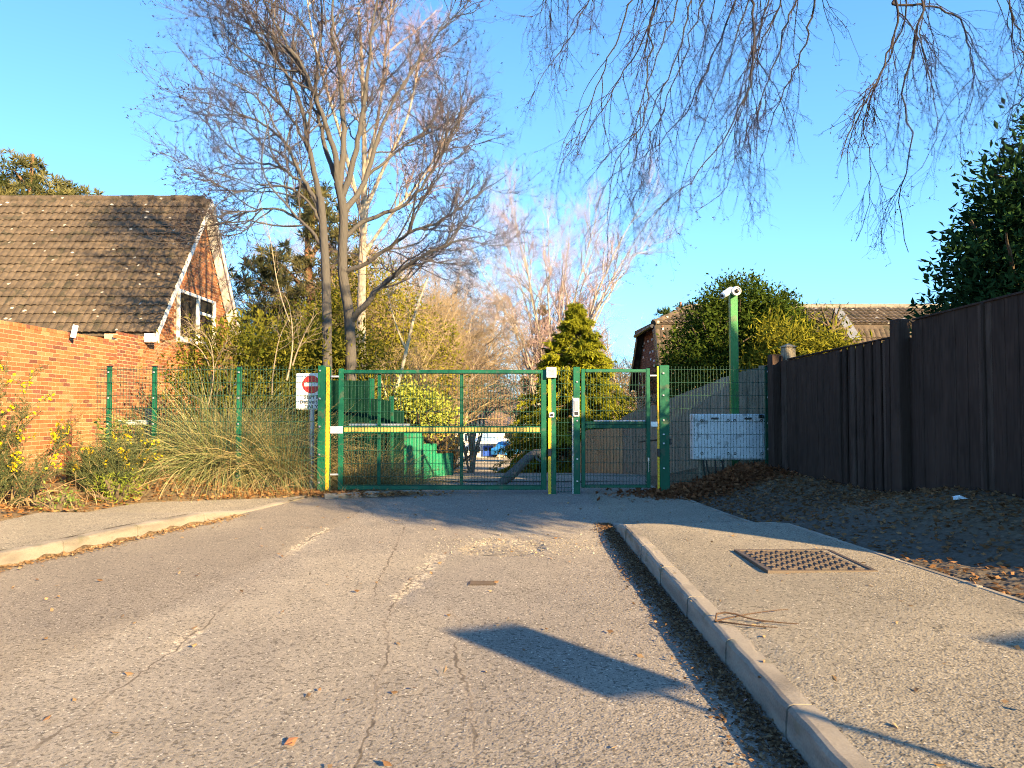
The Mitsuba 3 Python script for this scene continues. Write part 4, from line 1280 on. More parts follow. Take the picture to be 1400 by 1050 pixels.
SPT = lambda a, b, c, L: [(a, L, .030, 8, .13, .02, (.45, 1.0), 4, .36), (b, L * .52, .013, 6, .18, .02, (.4, 1.0), 3, .15), (c, L * .28, .0085, 4, .2, .02, (.4, 1.0), 3, .15)]  # noqa: E731
TREES = [('bushy', 540, 21, .85, 0, 'tan leafless tree just right of the big many stemmed tree, behind the gate'), ('bushy', 560, 25, .85, 130, 'tan leafless tree behind the middle of the vehicle gate'), ('spread', 600, 31, 1.0, 0, 'taller grey tan leafless tree behind the centre of the picture'),
         ('spread', 610, 56, 1.35, 80, 'tan leafless tree just left of the pinkish tree'), ('spread', 335, 30, .85, 200, 'leafless tree beside the gable of the left house'), ('spread', 400, 34, 1.05, 300, 'leafless tree behind the pine and the big many stemmed tree'),
         ('spread', 520, 38, 1.25, 45, 'leafless tree far behind the trunks of the big many stemmed tree'), ('bushy', 862, 42, 1.35, 210, 'leafless tree between the conifer and the right brick house'), ('bushy', 530, 25, 1.15, 260, 'tan leafless tree behind the leaning pale trunk'),
         ('spread', 570, 45, 1.45, 160, 'tall leafless tree rising palest behind the tan thicket'), ('spread', 716, 72, 1.5, 250, 'distant leafless tree above the school, left of the conifer'), ('spread', 645, 37, 1.05, 120, 'leafless tree between the tan thicket and the pinkish tree'), ('bushy', 612, 32, 1.15, 60, 'tan leafless tree above the middle of the gate, standing behind the nearer tan trees'),
         ('bushy', 455, 27, 1.2, 20, 'tan leafless tree directly behind the twin trunks of the big tree')]
first = {}
for kind, px, Y, sc, deg, lab in TREES:
    x = (px - 700) / 1050 * Y
    if kind not in first:
        h, sp, n, c, spec, fan = {'bushy': (6.6, 3.0, 11, (.27, .205, .125), SPT(11, 8, 6, 1.7), .0), 'spread': (9.6, 4.2, 12, (.25, .195, .15), SPT(10, 8, 6, 2.2), .1)}[kind]
        first[kind] = fork_tree(lab, (0, 0, 0), h, sp, n, 200 + len(kind), [np.array(c) * 1.2, c, np.array(c) * .98, np.array(c) * .92], spec, r=.07, fan=fan)
        footed(first[kind], x, Y, deg, sc)
    else:
        dup(first[kind], lab, (x, Y, float(land(x, Y)) - .1), deg, sc)
for i, (px, Y, h, sp, n, lab) in enumerate(((540, 17.5, 3.7, 1.7, 8, 'low tangled tan thicket behind the left half of the vehicle gate'), (575, 20.5, 3.2, 1.1, 8, 'low tangled tan thicket left of the centre upright of the vehicle gate'))):
    x = (px - 700) / 1050 * Y
    fork_tree(lab, (x, Y, float(land(x, Y)) - .1), h, sp, n, 230 + i, [(.36, .29, .17), (.30, .235, .135), (.29, .22, .13)], SPT(10, 7, 5, 1.1), r=.035, fan=.1)
# bare saplings: one leaning pale trunk and thin dead stems by the sign
t = thing('leaning_tree', 'thin pale trunk leaning to the right behind the left half of the vehicle gate', 'tree')
lp = [limb([(536, 590), (540, 545), (553, 490), (570, 420), (585, 380)], (15.6, 16), 14, .055, .02), limb([(556, 480), (540, 440), (530, 400)], (15.8, 15.4), 14, .025, .008), limb([(530, 560), (520, 520), (505, 505)], (15.6, 15.2), 14, .03, .01)]
mb, lv, tip = bare_branches(rng(41), np.stack([a for a, _ in lp]), np.stack([b for _, b in lp]), [(7, .7, .010, 6, .2, .05, (.5, 1), 4, .3), (5, .35, .005, 4, .2, .05, (.5, 1), 3, .3)], [(.40, .34, .24), (.33, .26, .18), (.3, .23, .16)])
put_tree(t, mb, lv)
t = thing('dead_shrub', 'thin pale dead stems standing in the shrubs between the left house and the sign', 'shrub')
lp = [limb(a, b, 14, c * .72, .004) for a, b, c in (([(392, 520), (400, 470), (396, 420), (390, 405)], (13.2, 13.4), .028), ([(372, 540), (380, 470), (398, 430)], (13.2, 13.0), .022), ([(400, 500), (415, 460), (432, 430)], (13.2, 13.5), .024), ([(396, 440), (380, 390), (368, 320), (345, 250)], (13.2, 13.6), .016),
                                           ([(282, 560), (292, 500), (288, 470), (268, 450), (245, 462)], (13.6, 13.3), .02), ([(290, 520), (302, 480), (318, 460)], (13.6, 13.2), .014), ([(286, 500), (262, 470), (232, 466), (212, 478)], (13.6, 13.4), .014), ([(292, 490), (275, 462), (258, 440)], (13.6, 13.6), .012))]
mb, lv, tip = bare_branches(rng(43), np.stack([a for a, _ in lp]), np.stack([b for _, b in lp]), [(8, .5, .0055, 5, .22, .03, (.5, 1), 3, .3), (4, .25, .0035, 3, .2, .05, (.5, 1), 3, .3)], [(.27, .22, .155), (.24, .19, .14), (.22, .17, .12)])
put_tree(t, mb, lv)


def clumps(g, centre, rad, n, k, sigma, shell=.45, squash=1.0, flat_bottom=True):
    """k points about each of n clump centres that fill the outer part of an ellipsoid; also returns the outward direction."""
    d = unit(g.normal(size=(n, 3)))
    r = g.uniform(shell, 1, n) ** .7
    wob = .78 + .44 * meshkit.noise(d * 2.3 + np.array(centre) * .37)
    c = np.array(centre) + d * np.array(rad) * (r * wob)[:, None]
    p = np.repeat(c, k, 0) + g.normal(size=(n * k, 3)) * sigma * [1, 1, squash]
    return p, np.repeat(d, k, 0)


def shrub(name, label, cat, blobs, size, col_a, col_b, seed, leaf='leaf', aspect=.45, k=60, sigma=.16, density=60, stem=None, droop=.25, group=None, tilt=.9, shell=.45):
    """An evergreen: stems and leaves in clumps about several lobes (centre, radii)."""
    g = rng(seed)
    t = thing(name, label, cat, group)
    mb, st = MB(), MB()
    for c, r in blobs:
        n = max(6, int(density * (r[0] * r[1] + r[1] * r[2] + r[0] * r[2]) / 3))
        p, d = clumps(g, c, r, n, k, sigma, shell)
        tone = np.repeat(g.uniform(0, 1, n) ** 1.2, k)[:, None]
        cols = (np.array(col_a) + (np.array(col_b) - np.array(col_a)) * np.clip(tone * .8 + g.uniform(0, .35, (n * k, 1)), 0, 1))
        mb.add(*leaves(g, p, size, cols, aspect, nrm=d * .6 + [0, 0, .7], droop=droop, axis=d * tilt))
        q = walk(g, np.repeat(np.array([c]) * [1, 1, 0] + [0, 0, max(c[2] - r[2] * 1.05, -1.5)], 9, 0), d[g.integers(0, len(d), 9)] * r + [0, 0, r[2] * 1.1], np.full(9, np.mean(r) * 1.7), 8, .12, .0)
        st.add(*tubes(q, np.linspace(.05, .012, 9)[None].repeat(9, 0), 5), stem or (.12, .09, .06))
    part(t, 'stems', st.done('bark', True))
    part(t, 'foliage', mb.done(leaf), kind='stuff')
    return t


# --- evergreens on the right
shrub('rhododendron', 'dark glossy leaved rhododendron towering above the brown fence at the right edge', 'shrub',
      [((7.55, 10.6, 2.9), (1.55, 1.05, 2.1)), ((6.55, 10.35, 2.4), (1.05, .8, 1.3)), ((8.1, 10.7, 3.7), (1.3, 1.0, 1.55)), ((6.95, 10.4, 3.95), (.78, .65, 1.05)), ((7.65, 10.4, 5.0), (.66, .6, .7))], .125, (.010, .030, .013), (.038, .080, .026), 51, 'glossy_leaf', .42, 36, .14, 190, droop=.1, tilt=1.3, shell=.3)
shrub('evergreen_bush', 'big rounded dark green bush behind the camera pole', 'bush', [((5.0, 17.6, 2.5), (1.4, 1.2, 1.9)), ((4.25, 17.4, 1.9), (.85, 1.0, 1.5)), ((6.0, 17.8, 2.3), (1.2, 1.1, 1.6)), ((5.2, 17.5, 3.75), (.95, .8, .8)), ((5.85, 17.6, 3.45), (.85, .8, .75)), ((4.55, 17.4, 3.1), (.7, .8, .8)), ((6.8, 18.0, 2.2), (.9, .9, 1.2))], .10, (.020, .044, .010), (.085, .12, .018), 52, 'leaf', .42, 56, .125, 150, shell=.3)
shrub('bamboo_bush', 'bright yellow green narrow leaved bush in sun right of the camera pole', 'bush', [((6.2, 16.2, 2.0), (1.0, .9, 1.15)), ((7.0, 16.4, 1.9), (.85, .8, 1.0)), ((5.6, 16.1, 2.1), (.8, .8, 1.2))], .17, (.085, .10, .012), (.27, .25, .03), 53, 'leaf', .24, 40, .17, 170, droop=.5, shell=.3)
shrub('bamboo_sprays', 'thin feathery sprays of leaves standing clear against the sky above the right house ridge', 'plant', [((7.15, 17.2, 3.45), (.45, .4, .25))], .13, (.06, .09, .015), (.16, .17, .03), 54, 'leaf', .18, 12, .12, 90, droop=.5)
shrub('clipped_hedge', 'dark clipped hedge behind the pedestrian gate and the grey timber fence', 'hedge', [((4.3, 23.5, 1.2), (.9, 1.5, 1.25)), ((4.9, 23.0, 1.0), (.9, 1.4, 1.4))], .05, (.014, .030, .010), (.045, .07, .014), 55, 'leaf', .4, 60, .12, 120)
shrub('round_shrub', 'low dark shrub seen through the top of the pedestrian gate', 'shrub', [((3.3, 29, .35), (.75, .8, .75))], .06, (.02, .04, .012), (.07, .10, .02), 56, 'leaf', .4, 50, .12, 120)
shrub('topiary_shrub', 'small yellow green rounded shrub above the far timber fence, seen through the vehicle gate', 'shrub', [((.55, 44, -.35), (.7, .7, .45))], .07, (.05, .09, .012), (.20, .22, .03), 57, 'leaf', .4, 50, .1, 150)
shrub('holly_tree', 'dense evergreen tree out of view beyond the near end of the brown fence', 'tree', [((6.7, 1.0, 4.45), (1.05, 1.0, .75)), ((7.5, 1.7, 4.6), (1.1, 1.0, .9))], .11, (.015, .03, .01), (.04, .07, .018), 58, 'glossy_leaf', .45, 60, .2, 120)
shrub('laurel_hedge', 'evergreen hedge out of view behind the brown fence', 'hedge', [((6.25, 6.5, 2.5), (.55, .8, 1.25)), ((6.6, 5.4, 2.7), (.6, .9, 1.4)), ((6.9, 4.2, 2.7), (.6, .9, 1.3)), ((7.1, 3.1, 2.8), (.6, .8, 1.4))], .12, (.02, .045, .012), (.06, .10, .02), 59, 'glossy_leaf', .4, 46, .2, 170)
# --- left and middle greenery
shrub('laurel_shrubs', 'olive green shrubs massed under the big many stemmed tree, left of the gate', 'shrub', [((-4.9, 14.4, 2.0), (1.0, .9, 1.15)), ((-5.7, 15.0, 1.9), (1.0, .9, 1.2)), ((-3.9, 14.6, 1.9), (.9, .9, 1.2)), ((-3.2, 15.4, 1.9), (.8, .9, 1.2)), ((-4.4, 15.6, 2.5), (1.0, .8, .9))], .10, (.055, .075, .010), (.22, .20, .03), 61, 'leaf', .4, 44, .18, 130)
shrub('ivy_thicket', 'yellow green ivy covered thicket behind the trunks of the big many stemmed tree', 'shrub', [((-3.5, 19.2, 3.3), (1.4, .9, 2.1)), ((-2.5, 19.8, 2.4), (1.1, .9, 1.5)), ((-4.6, 19.6, 2.8), (1.2, .9, 1.6))], .09, (.11, .115, .015), (.28, .25, .03), 62, 'leaf', .5, 40, .2, 120)
shrub('variegated_shrub', 'bright lime green variegated shrub behind the vehicle gate above the green sheet fence', 'shrub', [((-1.9, 15.6, 1.50), (.46, .45, .36)), ((-1.5, 15.9, 1.32), (.36, .4, .28)), ((-2.2, 15.5, 1.62), (.32, .4, .28))], .075, (.15, .20, .02), (.46, .48, .10), 63, 'leaf', .55, 30, .12, 330)
shrub('pyracantha_bush', 'bush with orange brown leaves spilling over the far green sheets of the fence', 'bush', [((-1.75, 18.6, .95), (.4, .5, .42)), ((-1.6, 20.0, .5), (.5, .6, .6))], .06, (.14, .11, .03), (.36, .24, .06), 64, 'leaf', .5, 16, .14, 200)


def spray_conifer(label, base, h, R, seed, ca, cb, name='conifer_tree', n=95, per=22):
    """A straight trunk with drooping branches, each hung with flat sprays of its own tone; dark gaps stay between them."""
    g = rng(seed)
    t = thing(name, label, 'tree')
    base = np.array(base, float)
    z = np.sort(g.uniform(.03, .97, n))
    a = np.arange(n) * 2.4 + g.normal(size=n) * .35
    r = (R * (1 - z) ** .85 + .05) * g.uniform(.62, 1.12, n)
    p0 = base + np.stack([z * 0, z * 0, z * h], 1)
    d = np.stack([np.cos(a), np.sin(a), .28 + .3 * z], 1)
    q = walk(g, p0, d, r, 8, .05, -.09)
    m = 15
    sp, sd, tt, par = spawn(g, q, m, .22, 1, (.5, 1.1), (1, 1, .3))
    q2 = walk(g, sp, sd + [0, 0, -.12], r[par] * .34 * g.uniform(.6, 1.2, len(sp)) * (1.25 - .7 * tt), 5, .06, -.07)
    w = MB().tube([base - [0, 0, .3], base + [0, 0, h * .5], base + [0, 0, h]], [.17, .10, .02], 8, (.14, .09, .06))
    w.add(*tubes(q, np.linspace(.035, .008, 9)[None].repeat(n, 0), 5), (.12, .08, .05))
    u = g.uniform(0, 1, (len(q2), per, 1))
    i = np.minimum((u[..., 0] * 5).astype(int), 4)
    k = np.arange(len(q2))[:, None]
    f = u * 5 - i[..., None]
    pp = (q2[k, i] * (1 - f) + q2[k, i + 1] * f + g.normal(size=(len(q2), per, 3)) * .03).reshape(-1, 3)
    tone = np.clip(np.repeat(g.uniform(0, 1, n)[par] * .6 + .4 * g.uniform(0, 1, len(par)), per), 0, 1)[:, None]
    cols = (np.array(ca) + (np.array(cb) - np.array(ca)) * tone) * g.uniform(.75, 1.2, (len(pp), 1))
    ax = np.repeat(unit(q2[:, -1] - q2[:, 0]), per, 0)
    part(t, 'trunk', w.done('bark', True))
    part(t, 'foliage', MB().add(*leaves(g, pp, .20, cols, .26, nrm=np.broadcast_to([0, 0, 1.0], pp.shape), spread=.35, droop=.3, axis=ax)).done('leaf'), kind='stuff')


spray_conifer('lush yellow green conifer right behind the card reader post', (2.75, 33, -1.5), 7.6, 3.6, 71, (.075, .10, .010), (.36, .36, .03), n=240, per=24)
spray_conifer('rusty brown and green conifer just left of the lush conifer, beneath the pinkish tree', (2.0, 50, -2.4), 11.0, 3.0, 72, (.15, .12, .05), (.33, .25, .10), n=80)


def pine(label, base, h, seed, pads, ca=(.045, .06, .022), cb=(.17, .17, .07), name='pine_tree', trunk=True):
    """A Scots pine: pads of needle tufts on crooked boughs. pads: (dx, dy, z, rx, rz)."""
    g = rng(seed)
    t = thing(name, label, 'tree')
    base = np.array(base, float)
    w = MB()
    w.tube(polyline([base, base + [.15, 0, h * .4], base + [-.1, 0, h * .8], base + [0, 0, h]], 14), np.linspace(.26, .06, 14), 9, (.23, .12, .07))
    tufts, nd = MB(), MB()
    for dx, dy, z, rx, rz in pads:
        c = base + [dx, dy, z]
        w.tube(polyline([base + [0, 0, max(z - 1.0, h * .35)], base + [dx * .5, dy * .5, z - .5], c], 8), np.linspace(.09, .03, 8), 6, (.20, .115, .07))
        n = int(70 * rx * max(rz, .4))
        p, d = clumps(g, c, (rx, rx * .9, rz), n, 1, .05, .3)
        m = 26
        q = np.repeat(p, m, 0)
        ax = unit(g.normal(size=q.shape) + [0, 0, .5])
        cols = np.repeat(lerp_c(g, n, ca, cb), m, 0) * g.uniform(.8, 1.2, (n * m, 1))
        nd.add(*leaves(g, q, .30, cols, .13, spread=.25, axis=ax))
    part(t, 'trunk', w.done('bark', True))
    part(t, 'foliage', nd.done('leaf'), kind='stuff')


pine('pine tree crown showing above the roof ridge at the far left edge', (-20.8, 33, -.5), 13.0, 81, [(-.8, 0, 12.3, 1.4, .7), (.6, .5, 11.6, 1.3, .6), (2.2, 0, 11.0, 1.1, .45), (-2, 0, 11.4, 1.6, 1.0), (.2, -.4, 10.8, 1.8, .7)], cb=(.22, .20, .08))
pine('dark pine tree behind the big many stemmed tree, its pads reaching left towards the house', (-6.6, 25, -.5), 9.2, 82,
     [(.2, 0, 8.7, .9, .6), (.6, 0, 7.9, 1.2, .7), (-1.0, .2, 6.7, 1.1, .6), (-1.7, -.2, 6.1, 1.0, .5), (.9, .3, 6.6, 1.2, .8), (0, -.3, 5.6, 1.2, .6), (-1.3, 0, 5.0, .9, .4), (1.5, 0, 5.4, 1.0, .7)], ca=(.05, .06, .03), cb=(.19, .17, .07))
pine('small dark pine crown just showing over the ridge of the right brick house', (8.6, 39, -.5), 7.4, 83, [(0, 0, 6.7, 1.3, .6), (1.0, 0, 6.4, 1.2, .6), (-.6, 0, 6.2, .8, .4)], ca=(.03, .05, .015), cb=(.08, .12, .03))

# --- beech whose hanging twigs fill the top right; its trunk stands right of the camera, behind the fence
t = thing('beech_tree', 'leafless beech with drooping branches hanging into the top right corner', 'tree')
g = rng(91)
HANG = [([(900, -90), (860, 10), (820, 110), (790, 180), (765, 235)], 6.6), ([(960, -110), (905, 60), (870, 160), (845, 250), (828, 322)], 6.2), ([(990, -90), (940, 60), (905, 150), (880, 230), (855, 300)], 6.6), ([(1010, -60), (1028, 20), (1030, 90), (1000, 170), (960, 230), (905, 280)], 6.0),
        ([(1030, -80), (990, 40), (950, 130), (890, 205), (835, 240)], 6.9), ([(1100, -90), (1060, 20), (1020, 110), (985, 190), (975, 230)], 6.4), ([(860, -100), (800, 10), (765, 70), (735, 115)], 6.8), ([(1000, -80), (950, 100), (925, 190), (900, 250), (880, 290)], 7.0), ([(900, -80), (890, 60), (880, 160), (840, 230), (830, 330)], 6.5), ([(1080, -100), (1030, 80), (1010, 170), (995, 250), (950, 290)], 6.7),
        ([(1180, -90), (1228, 10), (1215, 70), (1190, 130), (1170, 160), (1150, 215)], 6.0), ([(1230, -90), (1236, 15), (1200, 110), (1180, 170), (1190, 230), (1170, 330)], 6.3), ([(1270, -80), (1255, 40), (1235, 130), (1245, 190), (1230, 260), (1242, 345)], 6.1), ([(1220, 5), (1290, 15), (1325, 60), (1330, 120), (1318, 170)], 6.2), ([(1330, -80), (1385, 20), (1395, 80), (1370, 110)], 6.6), ([(1400, -60), (1420, 40), (1405, 130), (1380, 150)], 5.8), ([(780, -90), (745, 0), (720, 50)], 6.5), ([(1290, -80), (1262, 60), (1280, 150), (1260, 230)], 6.9), ([(930, -90), (890, 30), (840, 120), (800, 190), (780, 225)], 6.3), ([(960, -90), (930, 60), (885, 170), (860, 240), (845, 280)], 6.9), ([(1050, -80), (1005, 60), (975, 140), (930, 250), (915, 290)], 6.3), ([(1140, -90), (1075, 30), (1050, 110), (1010, 200)], 6.7), ([(1120, -70), (1100, 60), (1060, 150), (1040, 215)], 7.0)]
lp = [limb(a, (b, b + g.uniform(-.5, .5)), 24, .013, .0030, .6) for a, b in HANG]
L3 = np.stack([a for a, _ in lp])
R3 = np.stack([b for _, b in lp]) * g.uniform(.55, 1.15, (len(lp), 1))
L3[:, 1:-1] += g.normal(size=(len(L3), 22, 3)) * .012
mb, lv, tip = bare_branches(g, L3, R3, [(10, .85, .0044, 10, .11, -.13, (.35, .8), 4, .08), (6, .36, .0027, 7, .14, -.08, (.4, .9), 3, .12), (2, .12, .0021, 4, .18, .05, (.5, 1.0), 3, .3)], [(.036, .03, .03), (.026, .021, .024), (.030, .023, .027), (.036, .025, .03)])
fork = np.array([11.9, 3.1, 3.8])
mb.tube(polyline([(12.1, 3.0, -.2), (12.05, 3.1, 1.8), fork, (11.8, 3.2, 6.2), (11.2, 3.4, 9)], 20), np.linspace(.30, .10, 20), 14, GREY_BARK)
for i in range(len(L3)):
    a = L3[i, 0]
    mid = fork + (a - fork) * .5 + [0, 0, 2.4 + .3 * (i % 4)]
    mb.tube(polyline([fork + [0, 0, .4 + .3 * (i % 6)], mid, a + [.12, -.1, .35], a], 14), np.linspace(.055, R3[i, 0], 14), 6, DARK)
put_tree(t, mb, lv, buds(g, tip, 7000, .019, (.05, .025, .022)), 1)

# --- pampas grass, dry grasses and gorse
g = rng(111)


def tussock(name, label, x, y, z, n, L, ca, cb, seed, w=.012, rad=.25, lean=.9, cat='grass'):
    g = rng(seed)
    t = thing(name, label, cat)
    a, r = g.uniform(0, 2 * np.pi, n), g.uniform(0, 1, n) ** .5
    p = np.stack([x + np.cos(a) * r * rad, y + np.sin(a) * r * rad, np.full(n, z)], 1)
    d = np.stack([np.cos(a) * r * lean, np.sin(a) * r * lean, np.ones(n)], 1) + g.normal(size=(n, 3)) * .16
    tone = g.uniform(0, 1, n)[:, None]
    cols = (np.array(ca) + (np.array(cb) - np.array(ca)) * tone) * g.uniform(.75, 1.2, (n, 1))
    part(t, 'blades', MB().add(*blades(g, p, d, L * g.uniform(.55, 1.15, n), np.full(n, w) * g.uniform(.6, 1.2, n), 7, g.uniform(.10, .34, n), cols)).done('leaf'), kind='stuff')


tussock('pampas_grass', 'huge arching clump of green and straw pampas grass behind the left mesh fence', -4.75, 12.75, .2, 3800, 1.95, (.42, .37, .19), (.13, .19, .06), 112, .017, .42, .95, 'grass')
tussock('pampas_grass', 'smaller straw coloured pampas clump between the big clump and the sign', -3.75, 12.55, .15, 2000, 1.65, (.48, .37, .19), (.16, .17, .06), 113, .012, .3, .8, 'grass')
tussock('pampas_grass', 'straw coloured pampas clump at the left end of the big clump', -5.75, 12.6, .2, 1800, 1.5, (.55, .43, .21), (.2, .2, .07), 114, .012, .3, .95, 'grass')
tussock('dry_grass', 'tall dry grass tuft behind the hinge side of the vehicle gate', -2.55, 12.75, .05, 900, 1.15, (.46, .34, .18), (.2, .19, .06), 115, .009, .3, .6, 'grass')
tussock('dry_grass', 'dry grass tuft at the foot of the green sheet fence, second from the hinge', -2.1, 13.1, .05, 700, .85, (.46, .34, .18), (.2, .2, .06), 116, .009, .35, .7, 'grass')
tussock('dry_grass', 'low dry grass in front of the green sheet fence nearest the drive', -1.75, 13.6, .0, 500, .5, (.36, .27, .14), (.15, .17, .05), 117, .008, .4, .8, 'grass')


def gorse(label, blobs, seed, flower):
    """Spiny stems set with short needles and thick with yellow flowers near the tips."""
    g = rng(seed)
    t = thing('gorse_bush', label, 'bush')
    st, nd, fl = MB(), MB(), MB()
    for x, y, z, h, sp, n in blobs:
        d = np.stack([g.normal(size=n) * sp, g.normal(size=n) * sp, np.ones(n)], 1)
        q = walk(g, np.tile([x, y, z], (n, 1)) + g.normal(size=(n, 3)) * [.12, .12, .02], d, h * g.uniform(.55, 1.1, n), 9, .13, .02)
        st.add(*tubes(q, np.linspace(.012, .004, 10)[None].repeat(n, 0), 4), (.17, .13, .07))
        p, dd, tt, par = spawn(g, q, 16, .12, 1, (.5, 1.0))
        q2 = walk(g, p, dd, .27 * g.uniform(.6, 1.3, len(p)), 4, .12, .08)
        st.add(*tubes(q2, np.linspace(.004, .0018, 5)[None].repeat(len(q2), 0), 3), (.13, .125, .05))
        m = 34
        w = g.uniform(0, 1, (len(q2), m))
        pp = (q2[:, :1] + (q2[:, -1:] - q2[:, :1]) * w[..., None]).reshape(-1, 3)
        cols = lerp_c(g, len(pp), (.045, .070, .038), (.135, .16, .07))
        nd.add(*leaves(g, pp, .046, cols, .16, axis=np.repeat(unit(q2[:, -1] - q2[:, 0]), m, 0) * .7))
        sel = g.uniform(0, 1, len(q2)) < flower * 2.4 * np.clip(tt - .35, 0, 1)
        k = 11
        u = g.uniform(.35, 1, (sel.sum(), k))[..., None]
        pf = (q2[sel][:, :1] + (q2[sel][:, -1:] - q2[sel][:, :1]) * u).reshape(-1, 3) + g.normal(size=(sel.sum() * k, 3)) * .018
        fl.add(*leaves(g, pf, .042, lerp_c(g, len(pf), (.62, .40, .005), (.80, .60, .02)), .85))
    part(t, 'stems', st.done('matte'))
    part(t, 'spines', nd.done('leaf'), kind='stuff')
    part(t, 'flowers', fl.done('leaf'), label='bright yellow gorse flowers', kind='stuff')


gorse('tall gorse bush thick with yellow flowers at the left edge', [(-6.65, 9.7, .2, 1.85, .13, 18), (-6.25, 9.95, .2, 1.6, .12, 8), (-7.1, 9.9, .2, 1.9, .16, 16), (-6.55, 9.5, .2, .75, .35, 22)], 121, .24)
gorse('lower sprawling gorse bush with yellow flowers in front of the two green fence posts', [(-5.8, 10.9, .2, .75, .40, 22), (-5.45, 11.3, .2, .90, .30, 12), (-6.1, 11.2, .2, .5, .35, 6)], 122, .12)
shrub('weed_tuft', 'small bright green leafy weed at the foot of the left verge', 'plant', [((-5.75, 9.75, .24), (.22, .2, .12))], .06, (.10, .16, .03), (.24, .30, .08), 123, 'leaf', .4, 20, .06, 500)
shrub('weed_tuft', 'fresh green tuft below the lower gorse bush', 'plant', [((-5.45, 10.65, .30), (.30, .2, .16))], .07, (.12, .17, .02), (.26, .30, .05), 124, 'leaf', .22, 24, .08, 500)
shrub('laurel_seedling', 'leafy green seedling between the two short green fence posts', 'plant', [((-6.2, 12.1, 1.08), (.16, .15, .22))], .11, (.14, .19, .03), (.36, .38, .10), 125, 'leaf', .4, 12, .07, 500)

# ------------------------------------------------------------------ small things by the left verge
t = thing('stub_post', 'rusty dark red iron stub post in front of the brick wall', 'post')
part(t, 'shaft', mikit.ply(cham(-6.55, -6.49, 11.3, 11.36, .1, 1.20, .006), 'rust'))
for z in (.62, .86, 1.05):
    part(t, 'wire', MB().tube([(-6.70, 11.27, z + .16), (-6.52, 11.29, z), (-6.34, 11.27, z - .1)], .004, 5, (.06, .03, .025)).done('satin', True))
scene['rust'] = two(prin(mikit.proc(paint((.10, .022, .015), (.16, .04, .022), .6)), .8))
t = thing('boundary_post', 'grey concrete post behind the second green fence post', 'post')
part(t, 'shaft', mikit.ply(cham(-5.84, -5.72, 12.2, 12.3, .1, 1.43, .012), 'kerb_concrete'))
t = thing('white_rail', 'short white rail with a dark brace between the two short green fence posts', 'rail')
part(t, 'rail', mikit.ply(cham(-6.22, -5.76, 12.14, 12.18, 1.18, 1.25, .006), 'white_paint'))
part(t, 'brace', mikit.ply(bar((-6.16, 12.21, 1.17), (-5.86, 12.23, .82), .04, .04), 'stained_timber'))

t = thing('fallen_trunk', 'grey slab of fallen trunk leaning up on the drive behind the vehicle gate', 'log')
g = rng(131)
p = polyline([(-.28, 13.3, .12), (-.05, 13.35, .26), (.2, 13.4, .50), (.36, 13.45, .63), (.48, 13.5, .66), (.56, 13.5, .60)], 16)
m = MB().tube(p, np.array([.02, .045, .07, .085, .09, .09, .085, .08, .08, .075, .075, .07, .06, .055, .05, .02]), 10, (.13, .12, .11))
m.v[0] = m.v[0] + (meshkit.fbm(m.v[0] * 13, 3)[:, None] - .5) * .13 * np.array([1, .6, 1])
part(t, 'trunk', m.done('bark', True))
part(t, 'snag', MB().tube(polyline([(.40, 13.46, .62), (.46, 13.4, .54), (.58, 13.38, .50)], 6), np.linspace(.03, .012, 6), 6, (.12, .11, .10)).done('bark', True))

# ------------------------------------------------------------------ ironwork in the ground, twig, litter
X0, X1, Y0, Y1 = 1.93, 2.68, 5.77, 6.57
zc = float(walk_z(2.3, 6.2)) + .012
t = thing('manhole_cover', 'large rusty raised pattern manhole cover set in the right footway', 'manhole cover')
mb = MB()
for a in (cham(X0 - .035, X1 + .035, Y0 - .035, Y0, zc - .05, zc + .004, .003), cham(X0 - .035, X1 + .035, Y1, Y1 + .035, zc - .05, zc + .004, .003), cham(X0 - .035, X0, Y0, Y1, zc - .05, zc + .003, .003), cham(X1, X1 + .035, Y0, Y1, zc - .05, zc + .003, .003)):
    mb.mesh(a)
part(t, 'frame', mikit.ply((np.vstack(mb.v), np.vstack(mb.f)), 'iron'))
cov = part(t, 'cover', mikit.ply(cham(X0 + .008, X1 - .008, Y0 + .008, Y1 - .008, zc - .05, zc - .006, .003), 'iron'))
pad = mikit.ply(cham(-.036, .036, -.013, .013, -.004, .010, .004), 'iron')
n = 0
for i, x in enumerate(np.arange(X0 + .055, X1 - .03, .0625)):
    for j, y in enumerate(np.arange(Y0 + .05, Y1 - .03, .0625)):
        put(numbered(f'{cov}__tread'), {**pad, 'to_world': T().translate([x, y, zc - .004]).rotate([0, 0, 1], 90 * ((i + j) % 2))})
t = thing('valve_cover', 'small rusty iron cover sunk in the road in front of the broken patch', 'cover')
x, y = flat_xy(659, 799)
z = float(road_z(np.array([x]), np.array([y]))[0])
fr = part(t, 'frame', mikit.ply(cham(x - .11, x + .11, y - .07, y + .07, z - .03, z + .004, .003), 'iron'))
for k in range(4):
    part(fr, 'rib', mikit.ply(cham(x - .095, x + .095, y - .055 + k * .032, y - .04 + k * .032, z + .0035, z + .010, .002), 'iron'))
t = thing('twig', 'dry forked twig lying across the right kerb', 'twig')
zk = .165
tw = MB()
A = np.array([1.19, 4.52, .155])
